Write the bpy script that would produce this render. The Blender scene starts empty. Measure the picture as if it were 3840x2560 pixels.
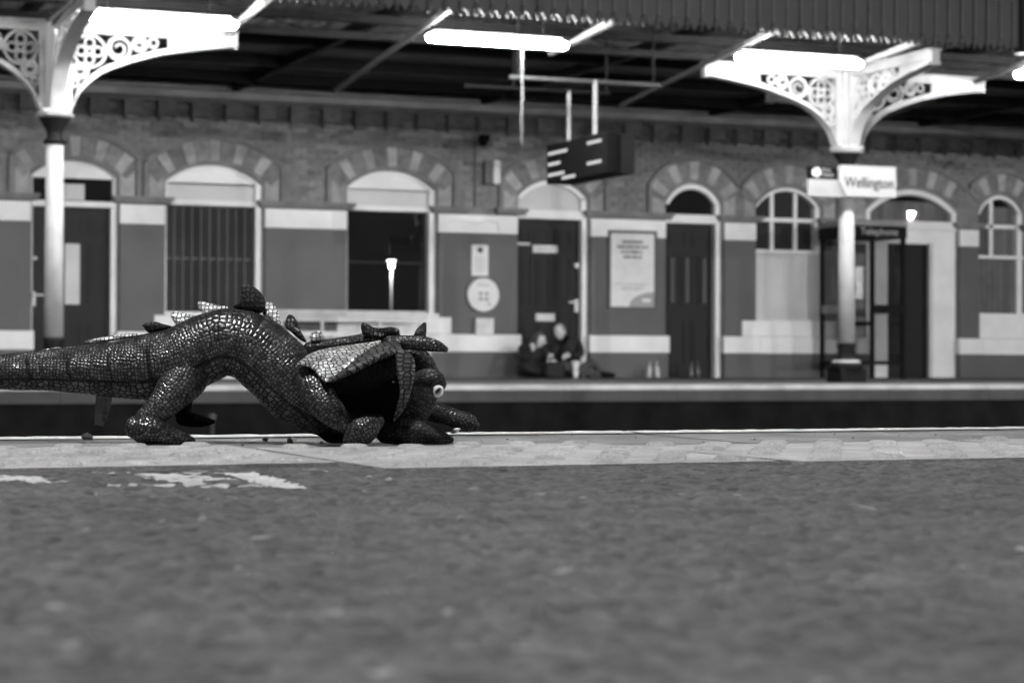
import bpy, bmesh, math, random
from mathutils import Vector, Matrix
random.seed(7)
SC = bpy.context.scene
COL = SC.collection
PI = math.pi

# ------------------------------------------------------------------ camera
TH, PITCH, ROLL = math.atan(.4), .01, .003
cam_d = bpy.data.cameras.new('camera')
cam = bpy.data.objects.new('camera', cam_d); COL.objects.link(cam); SC.camera = cam
Fv = Vector((math.sin(TH)*math.cos(PITCH), math.cos(TH)*math.cos(PITCH), math.sin(PITCH)))
R0 = Vector((math.cos(TH), -math.sin(TH), 0)); U0 = R0.cross(Fv)
Rv = R0*math.cos(ROLL)+U0*math.sin(ROLL); Uv = Rv.cross(Fv)
M = Matrix((Rv, Uv, -Fv)).transposed().to_4x4(); M.translation = Vector((0, 0, .086))
cam.matrix_world = M
cam_d.sensor_fit = 'HORIZONTAL'; cam_d.sensor_width = 36; cam_d.lens = 75
cam_d.clip_start = .02; cam_d.clip_end = 3000
cam_d.dof.use_dof = True; cam_d.dof.focus_distance = 2.36; cam_d.dof.aperture_fstop = 14.2

# ------------------------------------------------------------------ night sky, moonless dim
w = bpy.data.worlds.new('World'); SC.world = w; w.use_nodes = True
nt = w.node_tree; bg = nt.nodes['Background']
sky = nt.nodes.new('ShaderNodeTexSky'); sky.sky_type = 'NISHITA'; sky.sun_disc = False
sky.sun_elevation = math.radians(-4); sky.sun_rotation = math.radians(200)
bw = nt.nodes.new('ShaderNodeRGBToBW')
nt.links.new(sky.outputs[0], bw.inputs[0]); nt.links.new(bw.outputs[0], bg.inputs[0])
bg.inputs[1].default_value = .05

SC.render.engine = 'CYCLES'
SC.view_settings.view_transform = 'Standard'; SC.view_settings.look = 'None'
SC.view_settings.gamma = 1; SC.view_settings.exposure = 3.1
SC.view_settings.use_curve_mapping = False
SC.cycles.use_denoising = True
SC.cycles.max_bounces = 7; SC.cycles.diffuse_bounces = 3; SC.cycles.glossy_bounces = 3
SC.cycles.transmission_bounces = 4; SC.cycles.transparent_max_bounces = 8
SC.cycles.sample_clamp_indirect = 4; SC.cycles.caustics_reflective = False; SC.cycles.caustics_refractive = False

LAMP_FAR, LAMP_NEAR, LAMP_YARD = 22.0, 128.0, 1900.0   # diffuser emission, watts, watts

# ------------------------------------------------------------------ materials
def nodes(m):
    m.use_nodes = True
    return m.node_tree, m.node_tree.nodes['Principled BSDF']
def gm(name, g, rough=.6, var=.2, scale=3., bump=0., bscale=60., metal=0., rnd=0., spec=.5, streak=None):
    m = bpy.data.materials.new(name); nt, b = nodes(m); L = nt.links.new
    geo = nt.nodes.new('ShaderNodeNewGeometry'); src = geo.outputs['Position']
    if streak:
        mp = nt.nodes.new('ShaderNodeMapping'); mp.inputs['Scale'].default_value = streak
        L(src, mp.inputs[0]); src = mp.outputs[0]
    n = nt.nodes.new('ShaderNodeTexNoise'); n.inputs['Scale'].default_value = scale; n.inputs['Detail'].default_value = 5
    L(src, n.inputs['Vector'])
    mr = nt.nodes.new('ShaderNodeMapRange'); mr.inputs[1].default_value = .3; mr.inputs[2].default_value = .7
    mr.inputs[3].default_value = g*(1-var); mr.inputs[4].default_value = g*(1+var)
    L(n.outputs['Fac'], mr.inputs[0]); out = mr.outputs[0]
    if rnd:
        oi = nt.nodes.new('ShaderNodeObjectInfo')
        r2 = nt.nodes.new('ShaderNodeMapRange'); r2.inputs[3].default_value = 1-rnd; r2.inputs[4].default_value = 1+rnd
        L(oi.outputs['Random'], r2.inputs[0])
        mu = nt.nodes.new('ShaderNodeMath'); mu.operation = 'MULTIPLY'; L(out, mu.inputs[0]); L(r2.outputs[0], mu.inputs[1]); out = mu.outputs[0]
    L(out, b.inputs['Base Color'])
    b.inputs['Roughness'].default_value = rough; b.inputs['Metallic'].default_value = metal
    b.inputs['Specular IOR Level'].default_value = spec
    if bump:
        n2 = nt.nodes.new('ShaderNodeTexNoise'); n2.inputs['Scale'].default_value = bscale; n2.inputs['Detail'].default_value = 6
        L(geo.outputs['Position'], n2.inputs['Vector'])
        bp = nt.nodes.new('ShaderNodeBump'); bp.inputs['Strength'].default_value = bump; bp.inputs['Distance'].default_value = .01
        L(n2.outputs['Fac'], bp.inputs['Height']); L(bp.outputs[0], b.inputs['Normal'])
    return m
def emit(name, s, g=1., base=.8):
    m = bpy.data.materials.new(name); nt, b = nodes(m)
    b.inputs['Base Color'].default_value = (base, base, base, 1)
    b.inputs['Emission Color'].default_value = (g, g, g, 1); b.inputs['Emission Strength'].default_value = s
    return m
def glass_mat(name, g=.012, rough=.0, trans=False):
    m = bpy.data.materials.new(name); nt, b = nodes(m)
    b.inputs['Base Color'].default_value = (g, g, g, 1); b.inputs['Roughness'].default_value = rough
    b.inputs['Specular IOR Level'].default_value = .6
    if trans:
        gl = nt.nodes.new('ShaderNodeBsdfGlossy'); gl.inputs['Roughness'].default_value = .02
        gl.inputs['Roughness'].default_value = 0.
        tr = nt.nodes.new('ShaderNodeBsdfTransparent'); tr.inputs[0].default_value = (.9, .9, .9, 1)
        mx = nt.nodes.new('ShaderNodeMixShader'); mx.inputs[0].default_value = .045
        nt.links.new(tr.outputs[0], mx.inputs[1]); nt.links.new(gl.outputs[0], mx.inputs[2])
        nt.links.new(mx.outputs[0], nt.nodes['Material Output'].inputs[0])
    return m

WHITE = gm('white_paint', .78, .5, .08, 2.5, .05, 40)
CREAM = gm('pale_panel_paint', .55, .55, .07, 2.0)
GREYP = gm('grey_wall_paint', .092, .6, .12, 1.6, .15, 30)
BRICK = gm('brick', .19, .85, .25, 9, .4, 90, rnd=.28)
MORTAR = gm('mortar', .2, .9, .2, 6, .3, 90)
STONE = gm('pale_arch_stone', .34, .8, .2, 7, .3, 60, rnd=.14)
HOOD = gm('moulded_hood_brick', .19, .8, .2, 6, .3, 60)
DARKB = gm('voussoir_brick', .19, .85, .25, 9, .4, 90, rnd=.2)
DOORP = gm('dark_door_paint', .006, .5, .15, 3, spec=.2)
DOORB = gm('black_door_paint', .004, .45, .15, 3, spec=.2)
GLASSD = glass_mat('dark_window_glass')
GLASST = glass_mat('clear_glass', trans=True)
BLIND = gm('blind_fabric', .018, .8, .15, 3, rnd=.45)
BLINDL = gm('pale_blind_fabric', .22, .8, .15, 3, rnd=.3)
BLINDE = gm('blind_edge', .2, .7, .1, 3)
METALP = gm('pale_painted_metal', .55, .4, .15, 6)
STEEL = gm('brushed_steel', .5, .35, .2, 12, metal=.7)
BLACK = gm('black_plastic', .004, .8, .2, 5, spec=.2)
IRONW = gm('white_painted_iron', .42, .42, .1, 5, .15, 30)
IRONG = gm('shaded_pale_iron', .26, .5, .3, 6, .2, 30)  # darker copy of the white bracket paint, for arms in shade
IROND = gm('dark_iron', .010, .6, .3, 6, .2, 40, spec=.12)
ROOF = gm('roof_boards', .11, .7, .3, 3)
SHEET = gm('corrugated_roof_sheet', .42, .6, .25, 4)
VALB = gm('valance_board', .015, .55, .25, 5, .15, 40, rnd=.18)
VALS = gm('valance_strip', .04, .5, .3, 8)
LAMPW = gm('lamp_housing', .25, .4, .03, 4)
TUBE = emit('fluorescent_diffuser', LAMP_FAR)
HEADM = emit('post_lamp_diffuser', 25.); HEADM.cycles.emission_sampling = 'NONE'
SKIN = gm('skin', .52, .55, .06, 20)
CLOTH = gm('black_clothing', .014, .85, .25, 20, .3, 60)
CLOTH2 = gm('dark_denim', .06, .85, .25, 25, .3, 80)
HAIR = gm('hair', .05, .6, .3, 60)
HAIRF = gm('grey_stubble', .25, .7, .1, 60)
PAPER = gm('paper', .7, .6, .08, 5)
INK = gm('ink', .06, .6, .1, 5)
INKL = gm('light_ink', .32, .6, .1, 5)

def tarmac():
    m = bpy.data.materials.new('tarmac'); nt, b = nodes(m); L = nt.links.new
    geo = nt.nodes.new('ShaderNodeNewGeometry'); P = geo.outputs['Position']
    def noise(s, d=4):
        n = nt.nodes.new('ShaderNodeTexNoise'); n.inputs['Scale'].default_value = s; n.inputs['Detail'].default_value = d; L(P, n.inputs['Vector']); return n.outputs['Fac']
    def mr(x, a, b_, c, d):
        n = nt.nodes.new('ShaderNodeMapRange')
        for i, v in zip((1, 2, 3, 4), (a, b_, c, d)): n.inputs[i].default_value = v
        L(x, n.inputs[0]); return n.outputs[0]
    def mul(a, c):
        n = nt.nodes.new('ShaderNodeMath'); n.operation = 'MULTIPLY'; L(a, n.inputs[0]); L(c, n.inputs[1]); return n.outputs[0]
    vo = nt.nodes.new('ShaderNodeTexVoronoi'); vo.inputs['Scale'].default_value = 120; L(P, vo.inputs['Vector'])
    sp = nt.nodes.new('ShaderNodeSeparateColor'); L(vo.outputs['Color'], sp.inputs[0])
    st = mr(sp.outputs[0], 0, 1, .6, 1.4)
    spots = mr(sp.outputs[1], .994, .996, 1, 2.4)
    c = mul(mul(mul(mr(noise(6), .3, .7, .072, .105), mr(noise(22, 5), .3, .7, .9, 1.1)), st), spots)
    L(c, b.inputs['Base Color']); b.inputs['Roughness'].default_value = .75; b.inputs['Specular IOR Level'].default_value = .35
    bp = nt.nodes.new('ShaderNodeBump'); bp.inputs['Strength'].default_value = .8; bp.inputs['Distance'].default_value = .004; bp.invert = True
    ad = nt.nodes.new('ShaderNodeMath'); L(vo.outputs['Distance'], ad.inputs[0]); L(noise(40), ad.inputs[1])
    L(ad.outputs[0], bp.inputs['Height']); L(bp.outputs[0], b.inputs['Normal'])
    return m
TARMAC = tarmac()
def concrete(name, g, var, stain):
    m = bpy.data.materials.new(name); nt, b = nodes(m); L = nt.links.new
    geo = nt.nodes.new('ShaderNodeNewGeometry'); P = geo.outputs['Position']
    def noise(s, d=6, r=.6):
        n = nt.nodes.new('ShaderNodeTexNoise'); n.inputs['Scale'].default_value = s; n.inputs['Detail'].default_value = d; n.inputs['Roughness'].default_value = r; L(P, n.inputs['Vector']); return n.outputs['Fac']
    def mr(x, a, b_, c, d):
        n = nt.nodes.new('ShaderNodeMapRange')
        for i, v in zip((1, 2, 3, 4), (a, b_, c, d)): n.inputs[i].default_value = v
        L(x, n.inputs[0]); return n.outputs[0]
    def mul(a, c):
        n = nt.nodes.new('ShaderNodeMath'); n.operation = 'MULTIPLY'; L(a, n.inputs[0]); L(c, n.inputs[1]); return n.outputs[0]
    c = mul(mr(noise(14), .3, .7, g*(1-var), g*(1+var)), mul(mr(noise(330, 3), .3, .7, .72, 1.22), mr(noise(5, 3), .35, .6, 1-stain, 1.)))
    L(c, b.inputs['Base Color']); b.inputs['Roughness'].default_value = .62
    bp = nt.nodes.new('ShaderNodeBump'); bp.inputs['Strength'].default_value = .6; bp.inputs['Distance'].default_value = .002
    L(noise(180, 5), bp.inputs['Height']); L(bp.outputs[0], b.inputs['Normal'])
    return m
TILEM = concrete('pale_tactile_tile', .46, .18, .3)
COPEM = concrete('worn_coping_concrete', .26, .3, .35)
LINEM = concrete('white_edge_paint', .72, .1, .12)
MARKM = concrete('white_floor_paint', .62, .2, .2)
FARTOP = gm('far_tarmac', .075, .8, .2, 3, .3, 60)
BALLAST = gm('ballast', .02, .9, .5, 18, .8, 25)
RAILM = gm('rail_steel', .1, .5, .3, 8, metal=.5)

# ------------------------------------------------------------------ mesh helpers
class MB:
    def __init__(s): s.v = []; s.f = []; s.uv = None
    def add(s, vs, fs):
        o = len(s.v); s.v += [tuple(p) for p in vs]; s.f += [tuple(i+o for i in f) for f in fs]; return s
    def box(s, x0, x1, y0, y1, z0, z1):
        return s.add([(x0, y0, z0), (x1, y0, z0), (x1, y1, z0), (x0, y1, z0), (x0, y0, z1), (x1, y0, z1), (x1, y1, z1), (x0, y1, z1)],
                     [(0, 3, 2, 1), (4, 5, 6, 7), (0, 1, 5, 4), (1, 2, 6, 5), (2, 3, 7, 6), (3, 0, 4, 7)])
    def prism(s, poly, y0, y1):           # poly in (x,z), extruded along y
        n = len(poly); vs = [(x, y0, z) for x, z in poly]+[(x, y1, z) for x, z in poly]
        fs = [tuple(range(n)), tuple(range(2*n-1, n-1, -1))]
        fs += [(i, i+n, (i+1) % n+n, (i+1) % n) for i in range(n)]
        return s.add(vs, fs)
    def tube(s, pts, rad, seg=8, closed=False):
        pts = [Vector(p) for p in pts]; n = len(pts); vs = []; fs = []
        ref = None
        for i, p in enumerate(pts):
            if closed: t = pts[(i+1) % n]-pts[i-1]
            else: t = pts[min(i+1, n-1)]-pts[max(i-1, 0)]
            t.normalize()
            if ref is None:
                ref = Vector((0, 0, 1)) if abs(t.z) < .9 else Vector((1, 0, 0))
            a = (ref-t*ref.dot(t)).normalized(); ref = a; b = t.cross(a)
            r = rad[i] if isinstance(rad, (list, tuple)) else rad
            vs += [p+(a*math.cos(k*2*PI/seg)+b*math.sin(k*2*PI/seg))*r for k in range(seg)]
        m = n if closed else n-1
        for i in range(m):
            j = (i+1) % n
            fs += [(i*seg+k, i*seg+(k+1) % seg, j*seg+(k+1) % seg, j*seg+k) for k in range(seg)]
        if not closed: fs += [tuple(range(seg-1, -1, -1)), tuple((n-1)*seg+k for k in range(seg))]
        return s.add(vs, fs)
    def lathe(s, prof, cx, cy, seg=20):    # prof: (r,z)
        vs = []; fs = []; n = len(prof)
        for r, z in prof: vs += [(cx+r*math.cos(k*2*PI/seg), cy+r*math.sin(k*2*PI/seg), z) for k in range(seg)]
        for i in range(n-1): fs += [(i*seg+k, i*seg+(k+1) % seg, (i+1)*seg+(k+1) % seg, (i+1)*seg+k) for k in range(seg)]
        fs += [tuple(range(seg-1, -1, -1)), tuple((n-1)*seg+k for k in range(seg))]
        return s.add(vs, fs)
    def build(s, name, mat, parent=None, smooth=False, bevel=0., seg=2):
        me = bpy.data.meshes.new(name); me.from_pydata(s.v, [], s.f); me.update()
        bm = bmesh.new(); bm.from_mesh(me); bmesh.ops.recalc_face_normals(bm, faces=bm.faces); bm.to_mesh(me); bm.free()
        if mat: me.materials.append(mat)
        if smooth: me.polygons.foreach_set('use_smooth', [True]*len(me.polygons))
        o = bpy.data.objects.new(name, me); COL.objects.link(o)
        if parent: o.parent = parent
        if bevel:
            b = o.modifiers.new('bevel', 'BEVEL'); b.width = bevel; b.segments = seg; b.limit_method = 'ANGLE'
        return o
def tag(o, label, cat, group=None, kind=None):
    if label: o['label'] = label
    if cat: o['category'] = cat
    if group: o['group'] = group
    if kind: o['kind'] = kind
    return o
def empty(name, loc=(0, 0, 0), label=None, cat=None, group=None, kind=None):
    o = bpy.data.objects.new(name, None); COL.objects.link(o); o.location = loc; o.empty_display_size = .1
    return tag(o, label, cat, group, kind)
def box(name, mat, parent, x0, x1, y0, y1, z0, z1, bevel=0.):
    return MB().box(x0, x1, y0, y1, z0, z1).build(name, mat, parent, bevel=bevel)
def inst(src, name, parent, loc, scale=(1, 1, 1), rot=(0, 0, 0)):
    o = bpy.data.objects.new(name, src); COL.objects.link(o); o.parent = parent; o.location = loc; o.scale = scale; o.rotation_euler = rot; return o
def copy_tree(o, parent=None):
    c = o.copy(); COL.objects.link(c); c.parent = parent
    for ch in list(o.children): copy_tree(ch, c)
    return c
def text(name, s, mat, parent, loc, size, rot=(PI/2, 0, 0), extrude=.002, align='LEFT', sx=1., off=0.):
    cu = bpy.data.curves.new(name, 'FONT'); cu.body = s; cu.size = size; cu.extrude = extrude; cu.offset = off; cu.align_x = align; cu.align_y = 'CENTER'
    o = bpy.data.objects.new(name, cu); COL.objects.link(o)
    dg = bpy.context.evaluated_depsgraph_get(); me = bpy.data.meshes.new_from_object(o.evaluated_get(dg))
    bpy.data.objects.remove(o); bpy.data.curves.remove(cu)
    me.materials.clear(); me.materials.append(mat)
    o = bpy.data.objects.new(name, me); COL.objects.link(o); o.location = loc; o.rotation_euler = rot; o.parent = parent; o.scale = (sx, 1, 1)
    return o

# ------------------------------------------------------------------ ground, platforms, track
ZP = -.13                     # far platform level
EDGE_N, EDGE_F = 2.425, 19.1
gr = MB().box(-180, 220, -120, 260, -1.6, -1.05).build('ground', BALLAST); gr['kind'] = 'structure'
npf = MB().box(-40, 60, -7, 2.30, -1.04, -.013).build('near_platform', TARMAC); npf['kind'] = 'structure'
# coping stones with white painted edge
x = -6.; i = 0
while x < 9:
    L_ = random.uniform(.86, .94)
    x1 = x+L_-.006
    cs = MB(); n = 22; vs = []; fs = []
    prof = [(2.07, -.02), (2.07, -.001), (2.34, 0.), (2.40, 0.), (2.42, -.006), (2.427, -.02), (2.427, -.09)]
    for k in range(n+1):
        xx = x+(x1-x)*k/n
        for (yy, zz) in prof:
            e = random.uniform(-.0016, .0016) if yy > 2.39 else 0
            vs.append((xx, yy+e, zz+e*.5))
    m = len(prof)
    for k in range(n):
        fs += [(k*m+j, (k+1)*m+j, (k+1)*m+j+1, k*m+j+1) for j in range(m-1)]
    cs.add(vs, fs); st = cs.build('coping_stone', COPEM, npf)
    # painted line on top of the stone, ragged
    vs = []; fs = []
    for k in range(n*3+1):
        xx = x+(x1-x)*k/(n*3)
        a = 2.352+.006*math.sin(xx*9)+random.uniform(-.003, .003)
        for (yy, zz) in ((a, .0015), (2.40, .0022+random.uniform(0, .0008)), (2.424, -.004)): vs.append((xx, yy, zz))
    for k in range(n*3):
        fs += [(k*3+j, (k+1)*3+j, (k+1)*3+j+1, k*3+j+1) for j in range(2)]
    MB().add(vs, fs).build('edge_line', LINEM, st)
    x += L_; i += 1
# tactile tiles with staggered flat-topped blisters
def tile_mesh(seed):
    rr = random.Random(seed)
    mb = MB(); S = .40
    mb.box(0, S, 0, .397, -.05, 0)
    for r in range(7):
        for c in range(6):
            cx = .035+c*.0655+(.0 if r % 2 else .0)+(.0328 if r % 2 else 0); cy = .03+r*.0565
            if cx > S-.014: continue
            h = .0046*rr.uniform(.6, 1.05)
            vs = []; fs = []; sg = 14
            for (ra, z) in ((.0165, -.0008), (.0145, .45*h), (.0125, .85*h), (.0098, h)):
                vs += [(cx+ra*math.cos(k*2*PI/sg), cy+ra*math.sin(k*2*PI/sg), z) for k in range(sg)]
            for q in range(3): fs += [(q*sg+k, q*sg+(k+1) % sg, (q+1)*sg+(k+1) % sg, (q+1)*sg+k) for k in range(sg)]
            fs.append(tuple(3*sg+k for k in range(sg)))
            mb.add(vs, fs)
    return mb
tm = []
for s_ in range(4):
    o = tile_mesh(s_).build('tile', TILEM, npf); tm.append(o.data); bpy.data.objects.remove(o)
joints = [.552-.4*k for k in range(14, 0, -1)]+[.552, .939, 1.355]+[1.355+.4*k for k in range(1, 14)]
for i, jx in enumerate(joints):
    left = jx < .5
    y0 = 1.745 if left else 1.652
    jn = joints[i+1] if i+1 < len(joints) else jx+.4
    gap = .020 if abs(jn-.939) < .01 else (.004 if abs(jn-1.355) < .01 else random.uniform(.004, .012))
    o = inst(tm[i % 4], 'tile', npf, (jx, y0+random.uniform(-.008, .008), random.uniform(-.001, .0006)))
    o.scale = ((jn-jx-gap)/.40, 1, 1)
    o.rotation_euler = (random.uniform(-.004, .004), random.uniform(-.003, .003), random.uniform(-.006, .006))
    if jx < .2: o.location.z -= .001
# broken tarmac surface with real relief in front of the lens
import numpy as np
def smooth_noise(nx, ny, k, rng):
    a = rng.standard_normal((nx, ny))
    for _ in range(3):
        for ax in (0, 1): a = sum(np.roll(a, j, ax) for j in range(-k, k+1))/(2*k+1)
    return a/a.std()
_rg = np.random.default_rng(4); RX0, RX1, RY0, RY1, ST = -.2, 1.5, .40, 1.70, .002
nx_, ny_ = int((RX1-RX0)/ST), int((RY1-RY0)/ST)
Hf = .0007*smooth_noise(nx_, ny_, 1, _rg)+.00035*smooth_noise(nx_, ny_, 2, _rg)+.0002*smooth_noise(nx_, ny_, 9, _rg)
Hf = np.where(Hf > .0012, .0012+(Hf-.0012)*.3, Hf)
fade = np.minimum.reduce([np.arange(nx_)[:, None]*np.ones((1, ny_)), (nx_-1-np.arange(nx_))[:, None]*np.ones((1, ny_)), np.ones((nx_, 1))*np.arange(ny_)[None], np.ones((nx_, 1))*(ny_-1-np.arange(ny_))[None]])
Hf = (Hf-.0015)*np.clip(fade/8, 0, 1)
gx, gy = np.meshgrid(RX0+np.arange(nx_)*ST, RY0+np.arange(ny_)*ST, indexing='ij')
co = np.stack([gx, gy, np.clip(-.0006+Hf, -.010, .0006)], -1).reshape(-1, 3)
ZS = np.clip(-.0006+Hf, -.010, .0006)
idx = np.arange(nx_*ny_).reshape(nx_, ny_)
fq = np.stack([idx[:-1, :-1], idx[1:, :-1], idx[1:, 1:], idx[:-1, 1:]], -1).reshape(-1, 4)
me = bpy.data.meshes.new('tarmac_surface'); me.vertices.add(len(co)); me.vertices.foreach_set('co', co.ravel())
me.loops.add(fq.size); me.loops.foreach_set('vertex_index', fq.ravel()); me.polygons.add(len(fq)); me.polygons.foreach_set('loop_start', np.arange(0, fq.size, 4)); 
me.update(calc_edges=True); me.materials.append(TARMAC); me.polygons.foreach_set('use_smooth', [True]*len(fq))
o = bpy.data.objects.new('tarmac_surface', me); COL.objects.link(o); o.parent = npf
# painted floor markings
pm = MB()
def quad(pts, z=.0): pm.add([(a, b, z) for a, b in pts], [(0, 1, 2, 3)])
def ragged(a, b, wd, n=40, gap=0.):
    ax, ay = a; bx, by = b; dx, dy = bx-ax, by-ay; l = math.hypot(dx, dy); nx, ny = -dy/l, dx/l
    n = max(8, int(l/.002)); m = max(3, int(wd/.0012)); vs = []; fs = []; ph = random.uniform(0, 6)
    for k in range(n+1):
        t = k/n; c_ = random.uniform(.85, 1.1)
        for j in range(m+1):
            q = wd*c_*(2*j/m-1); X = ax+dx*t+nx*q; Y = ay+dy*t+ny*q
            i0 = min(max(int(round((X-RX0)/ST)), 0), nx_-1); j0 = min(max(int(round((Y-RY0)/ST)), 0), ny_-1)
            vs.append((X, Y, ZS[i0, j0]+.0005))
    for k in range(n):
        on = math.sin(k*.9+ph)+math.sin(k*.37+ph*2) > 1.6-3.2*(1-gap)
        if not on: continue
        for j in range(m):
            fs.append((k*(m+1)+j, (k+1)*(m+1)+j, (k+1)*(m+1)+j+1, k*(m+1)+j+1))
    pm.add(vs, fs)
ragged((.317, 1.683), (.371, 1.661), .005, gap=.45); ragged((.371, 1.66), (.43, 1.640), .005, gap=.2)
ragged((.297, 1.513), (.335, 1.497), .005, gap=.3); ragged((.335, 1.50), (.41, 1.452), .006, gap=.25)
ragged((.356, 1.650), (.384, 1.55), .020); ragged((.345, 1.60), (.362, 1.51), .009)
ragged((.427, 1.648), (.411, 1.440), .012)
pmo = pm.build('painted_lettering', MARKM); tag(pmo, 'worn white painted letter on the tarmac below the plush hind leg', 'floor marking', kind='thing')
pm = MB(); ragged((.20, 1.69), (.25, 1.60), .024); ragged((.249, 1.64), (.268, 1.60), .006); ragged((.25, 1.59), (.276, 1.565), .006)
pmo = pm.build('painted_lettering', MARKM); tag(pmo, 'white painted mark on the tarmac cut off by the left edge', 'floor marking', kind='thing')
# grit on the near platform
def pebble(loc, r, mat, label, flat=.7):
    bm = bmesh.new(); bmesh.ops.create_icosphere(bm, subdivisions=2, radius=r)
    for v in bm.verts: v.co *= random.uniform(.75, 1.2); v.co.z *= flat
    me = bpy.data.meshes.new('pebble'); bm.to_mesh(me); bm.free(); me.materials.append(mat)
    o = bpy.data.objects.new('pebble', me); COL.objects.link(o); o.location = loc; tag(o, label, 'pebble'); return o
pebble((.437, 2.345, .003), .0066, gm('dark_pebble', .04, .8), 'dark pebble on the white edge line left of the plush hind foot')
pebble((.63, 2.21, .002), .005, PAPER, 'tiny white crumb on the coping under the plush belly')
pebble((.615, 2.26, .002), .0035, gm('dark_grit', .04, .8), 'tiny dark speck of grit under the plush belly')
pebble((1.62, 2.2, .001), .006, bpy.data.materials['dark_pebble'], 'dark pebble on the coping at the far right end', .5)
bm = bmesh.new()
for k in range(130):
    px = random.uniform(-.3, 1.9); py = random.uniform(.4, 1.62) if k < 40 else random.uniform(2.05, 2.34)
    r = random.uniform(.0008, .0018) if k >= 8 else random.uniform(.002, .0032)
    z = -.001 if py < 1.63 else 0
    q = bmesh.ops.create_icosphere(bm, subdivisions=1, radius=r, matrix=Matrix.Translation((px, py, z+r*.4)) @ Matrix.Rotation(random.uniform(0, 6), 4, 'Z') @ Matrix.Diagonal((1.3, 1, .7, 1)))
    for v in q['verts']: v.co += Vector((random.uniform(-1, 1), random.uniform(-1, 1), random.uniform(-.5, .5)))*r*.25
me = bpy.data.meshes.new('grit'); bm.to_mesh(me); bm.free(); me.materials.append(gm('grit_stone', .32, .8, .6, 40))
g_ = bpy.data.objects.new('grit', me); COL.objects.link(g_); tag(g_, 'loose pale grit scattered over the near platform', 'grit', kind='stuff')

bw_ = MB().box(-40, 70, -6.2, -6.0, -1.05, 1.62).box(-40, 70, -6.25, -5.95, 1.621, 1.70).build('light_block_wall', gm('light_block_brick', .12, .8, .3, 8)); tag(bw_, 'added wall behind the camera blocking yard light from the near platform', 'wall')  # unseen wall added to keep yard lamp light off the near platform
fpf = MB().box(-40, 80, EDGE_F+.35, 40, -1.04, ZP).build('far_platform', FARTOP); fpf['kind'] = 'structure'
NOSE = gm('white_nosing_paint', .36, .6, .25, 4)
COPEF = gm('far_coping_face', .085, .8, .2, 4, .2, 40)
x = -4.
while x < 26:
    L_ = 1.22
    o = MB().add([(x, EDGE_F+.35, ZP-.0), (x, EDGE_F+.05, ZP), (x, EDGE_F, ZP-.045), (x, EDGE_F+.004, ZP-.16), (x, EDGE_F+.35, ZP-.16),
                  (x+L_-.004, EDGE_F+.35, ZP), (x+L_-.004, EDGE_F+.05, ZP), (x+L_-.004, EDGE_F, ZP-.045), (x+L_-.004, EDGE_F+.004, ZP-.16), (x+L_-.004, EDGE_F+.35, ZP-.16)],
                 [(0, 1, 2, 3, 4), (9, 8, 7, 6, 5), (0, 5, 6, 1), (1, 6, 7, 2), (2, 7, 8, 3), (3, 8, 9, 4), (4, 9, 5, 0)]).build('coping_stone', COPEF, fpf)
    p = MB().add([(x, EDGE_F+.12, ZP+.003), (x+L_-.004, EDGE_F+.12, ZP+.003), (x+L_-.004, EDGE_F+.048, ZP+.003), (x, EDGE_F+.048, ZP+.003), (x+L_-.004, EDGE_F-.003, ZP-.045), (x, EDGE_F-.003, ZP-.045)],
                 [(0, 1, 2, 3), (3, 2, 4, 5)]).build('edge_line', NOSE, o)
    x += L_
pw = MB().box(-40, 80, EDGE_F+.12, EDGE_F+.34, -1.04, ZP-.162).build('platform_face', gm('dark_platform_brick', .012, .9, .4, 4, spec=.1)); pw['kind'] = 'structure'
for k, ty in enumerate((4.4, 5.835, 15.2, 16.635)):
    nm = ('rail nearest the near platform', 'second rail out from the near platform', 'second rail out from the far platform', 'rail nearest the far platform')[k]
    o = MB().box(-60, 90, ty-.035, ty+.035, -.90, -.86).box(-60, 90, ty-.009, ty+.009, -1.02, -.899).box(-60, 90, ty-.07, ty+.07, -1.05, -1.02).build('rail', RAILM)
    tag(o, 'steel running '+nm, 'rail', 'running rails between the platforms')
slm = None
for a in range(2):
    yc = (5.12, 15.92)[a]
    par = empty('sleepers', (0, yc, -1.05), ('concrete sleepers under the track by the near platform', 'concrete sleepers under the track by the far platform')[a], 'sleepers', kind='stuff')
    mb = MB()
    for k in range(-20, 60): mb.box(k*.65-.13, k*.65+.13, -1.25, 1.25, 0, .05)
    par_m = mb.build('sleeper_row', COPEF, par); par_m['kind'] = 'stuff'
mk = MB().box(-.012, .012, -.012, .012, -.8, -.02).lathe([(.01, -.02), (.024, -.015), (.024, .015), (.01, .02)], 0, 0, 10).build('track_marker', GREYP); mk.location = (2.949, 12., -0.230)
tag(mk, 'small pale marker post standing in the dark track bed', 'marker post')

# ------------------------------------------------------------------ station building
YF = 28.9
SB = empty('station_building', (0, 0, 0), 'long brick station building with arched doors and windows and painted piers', 'building')
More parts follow.
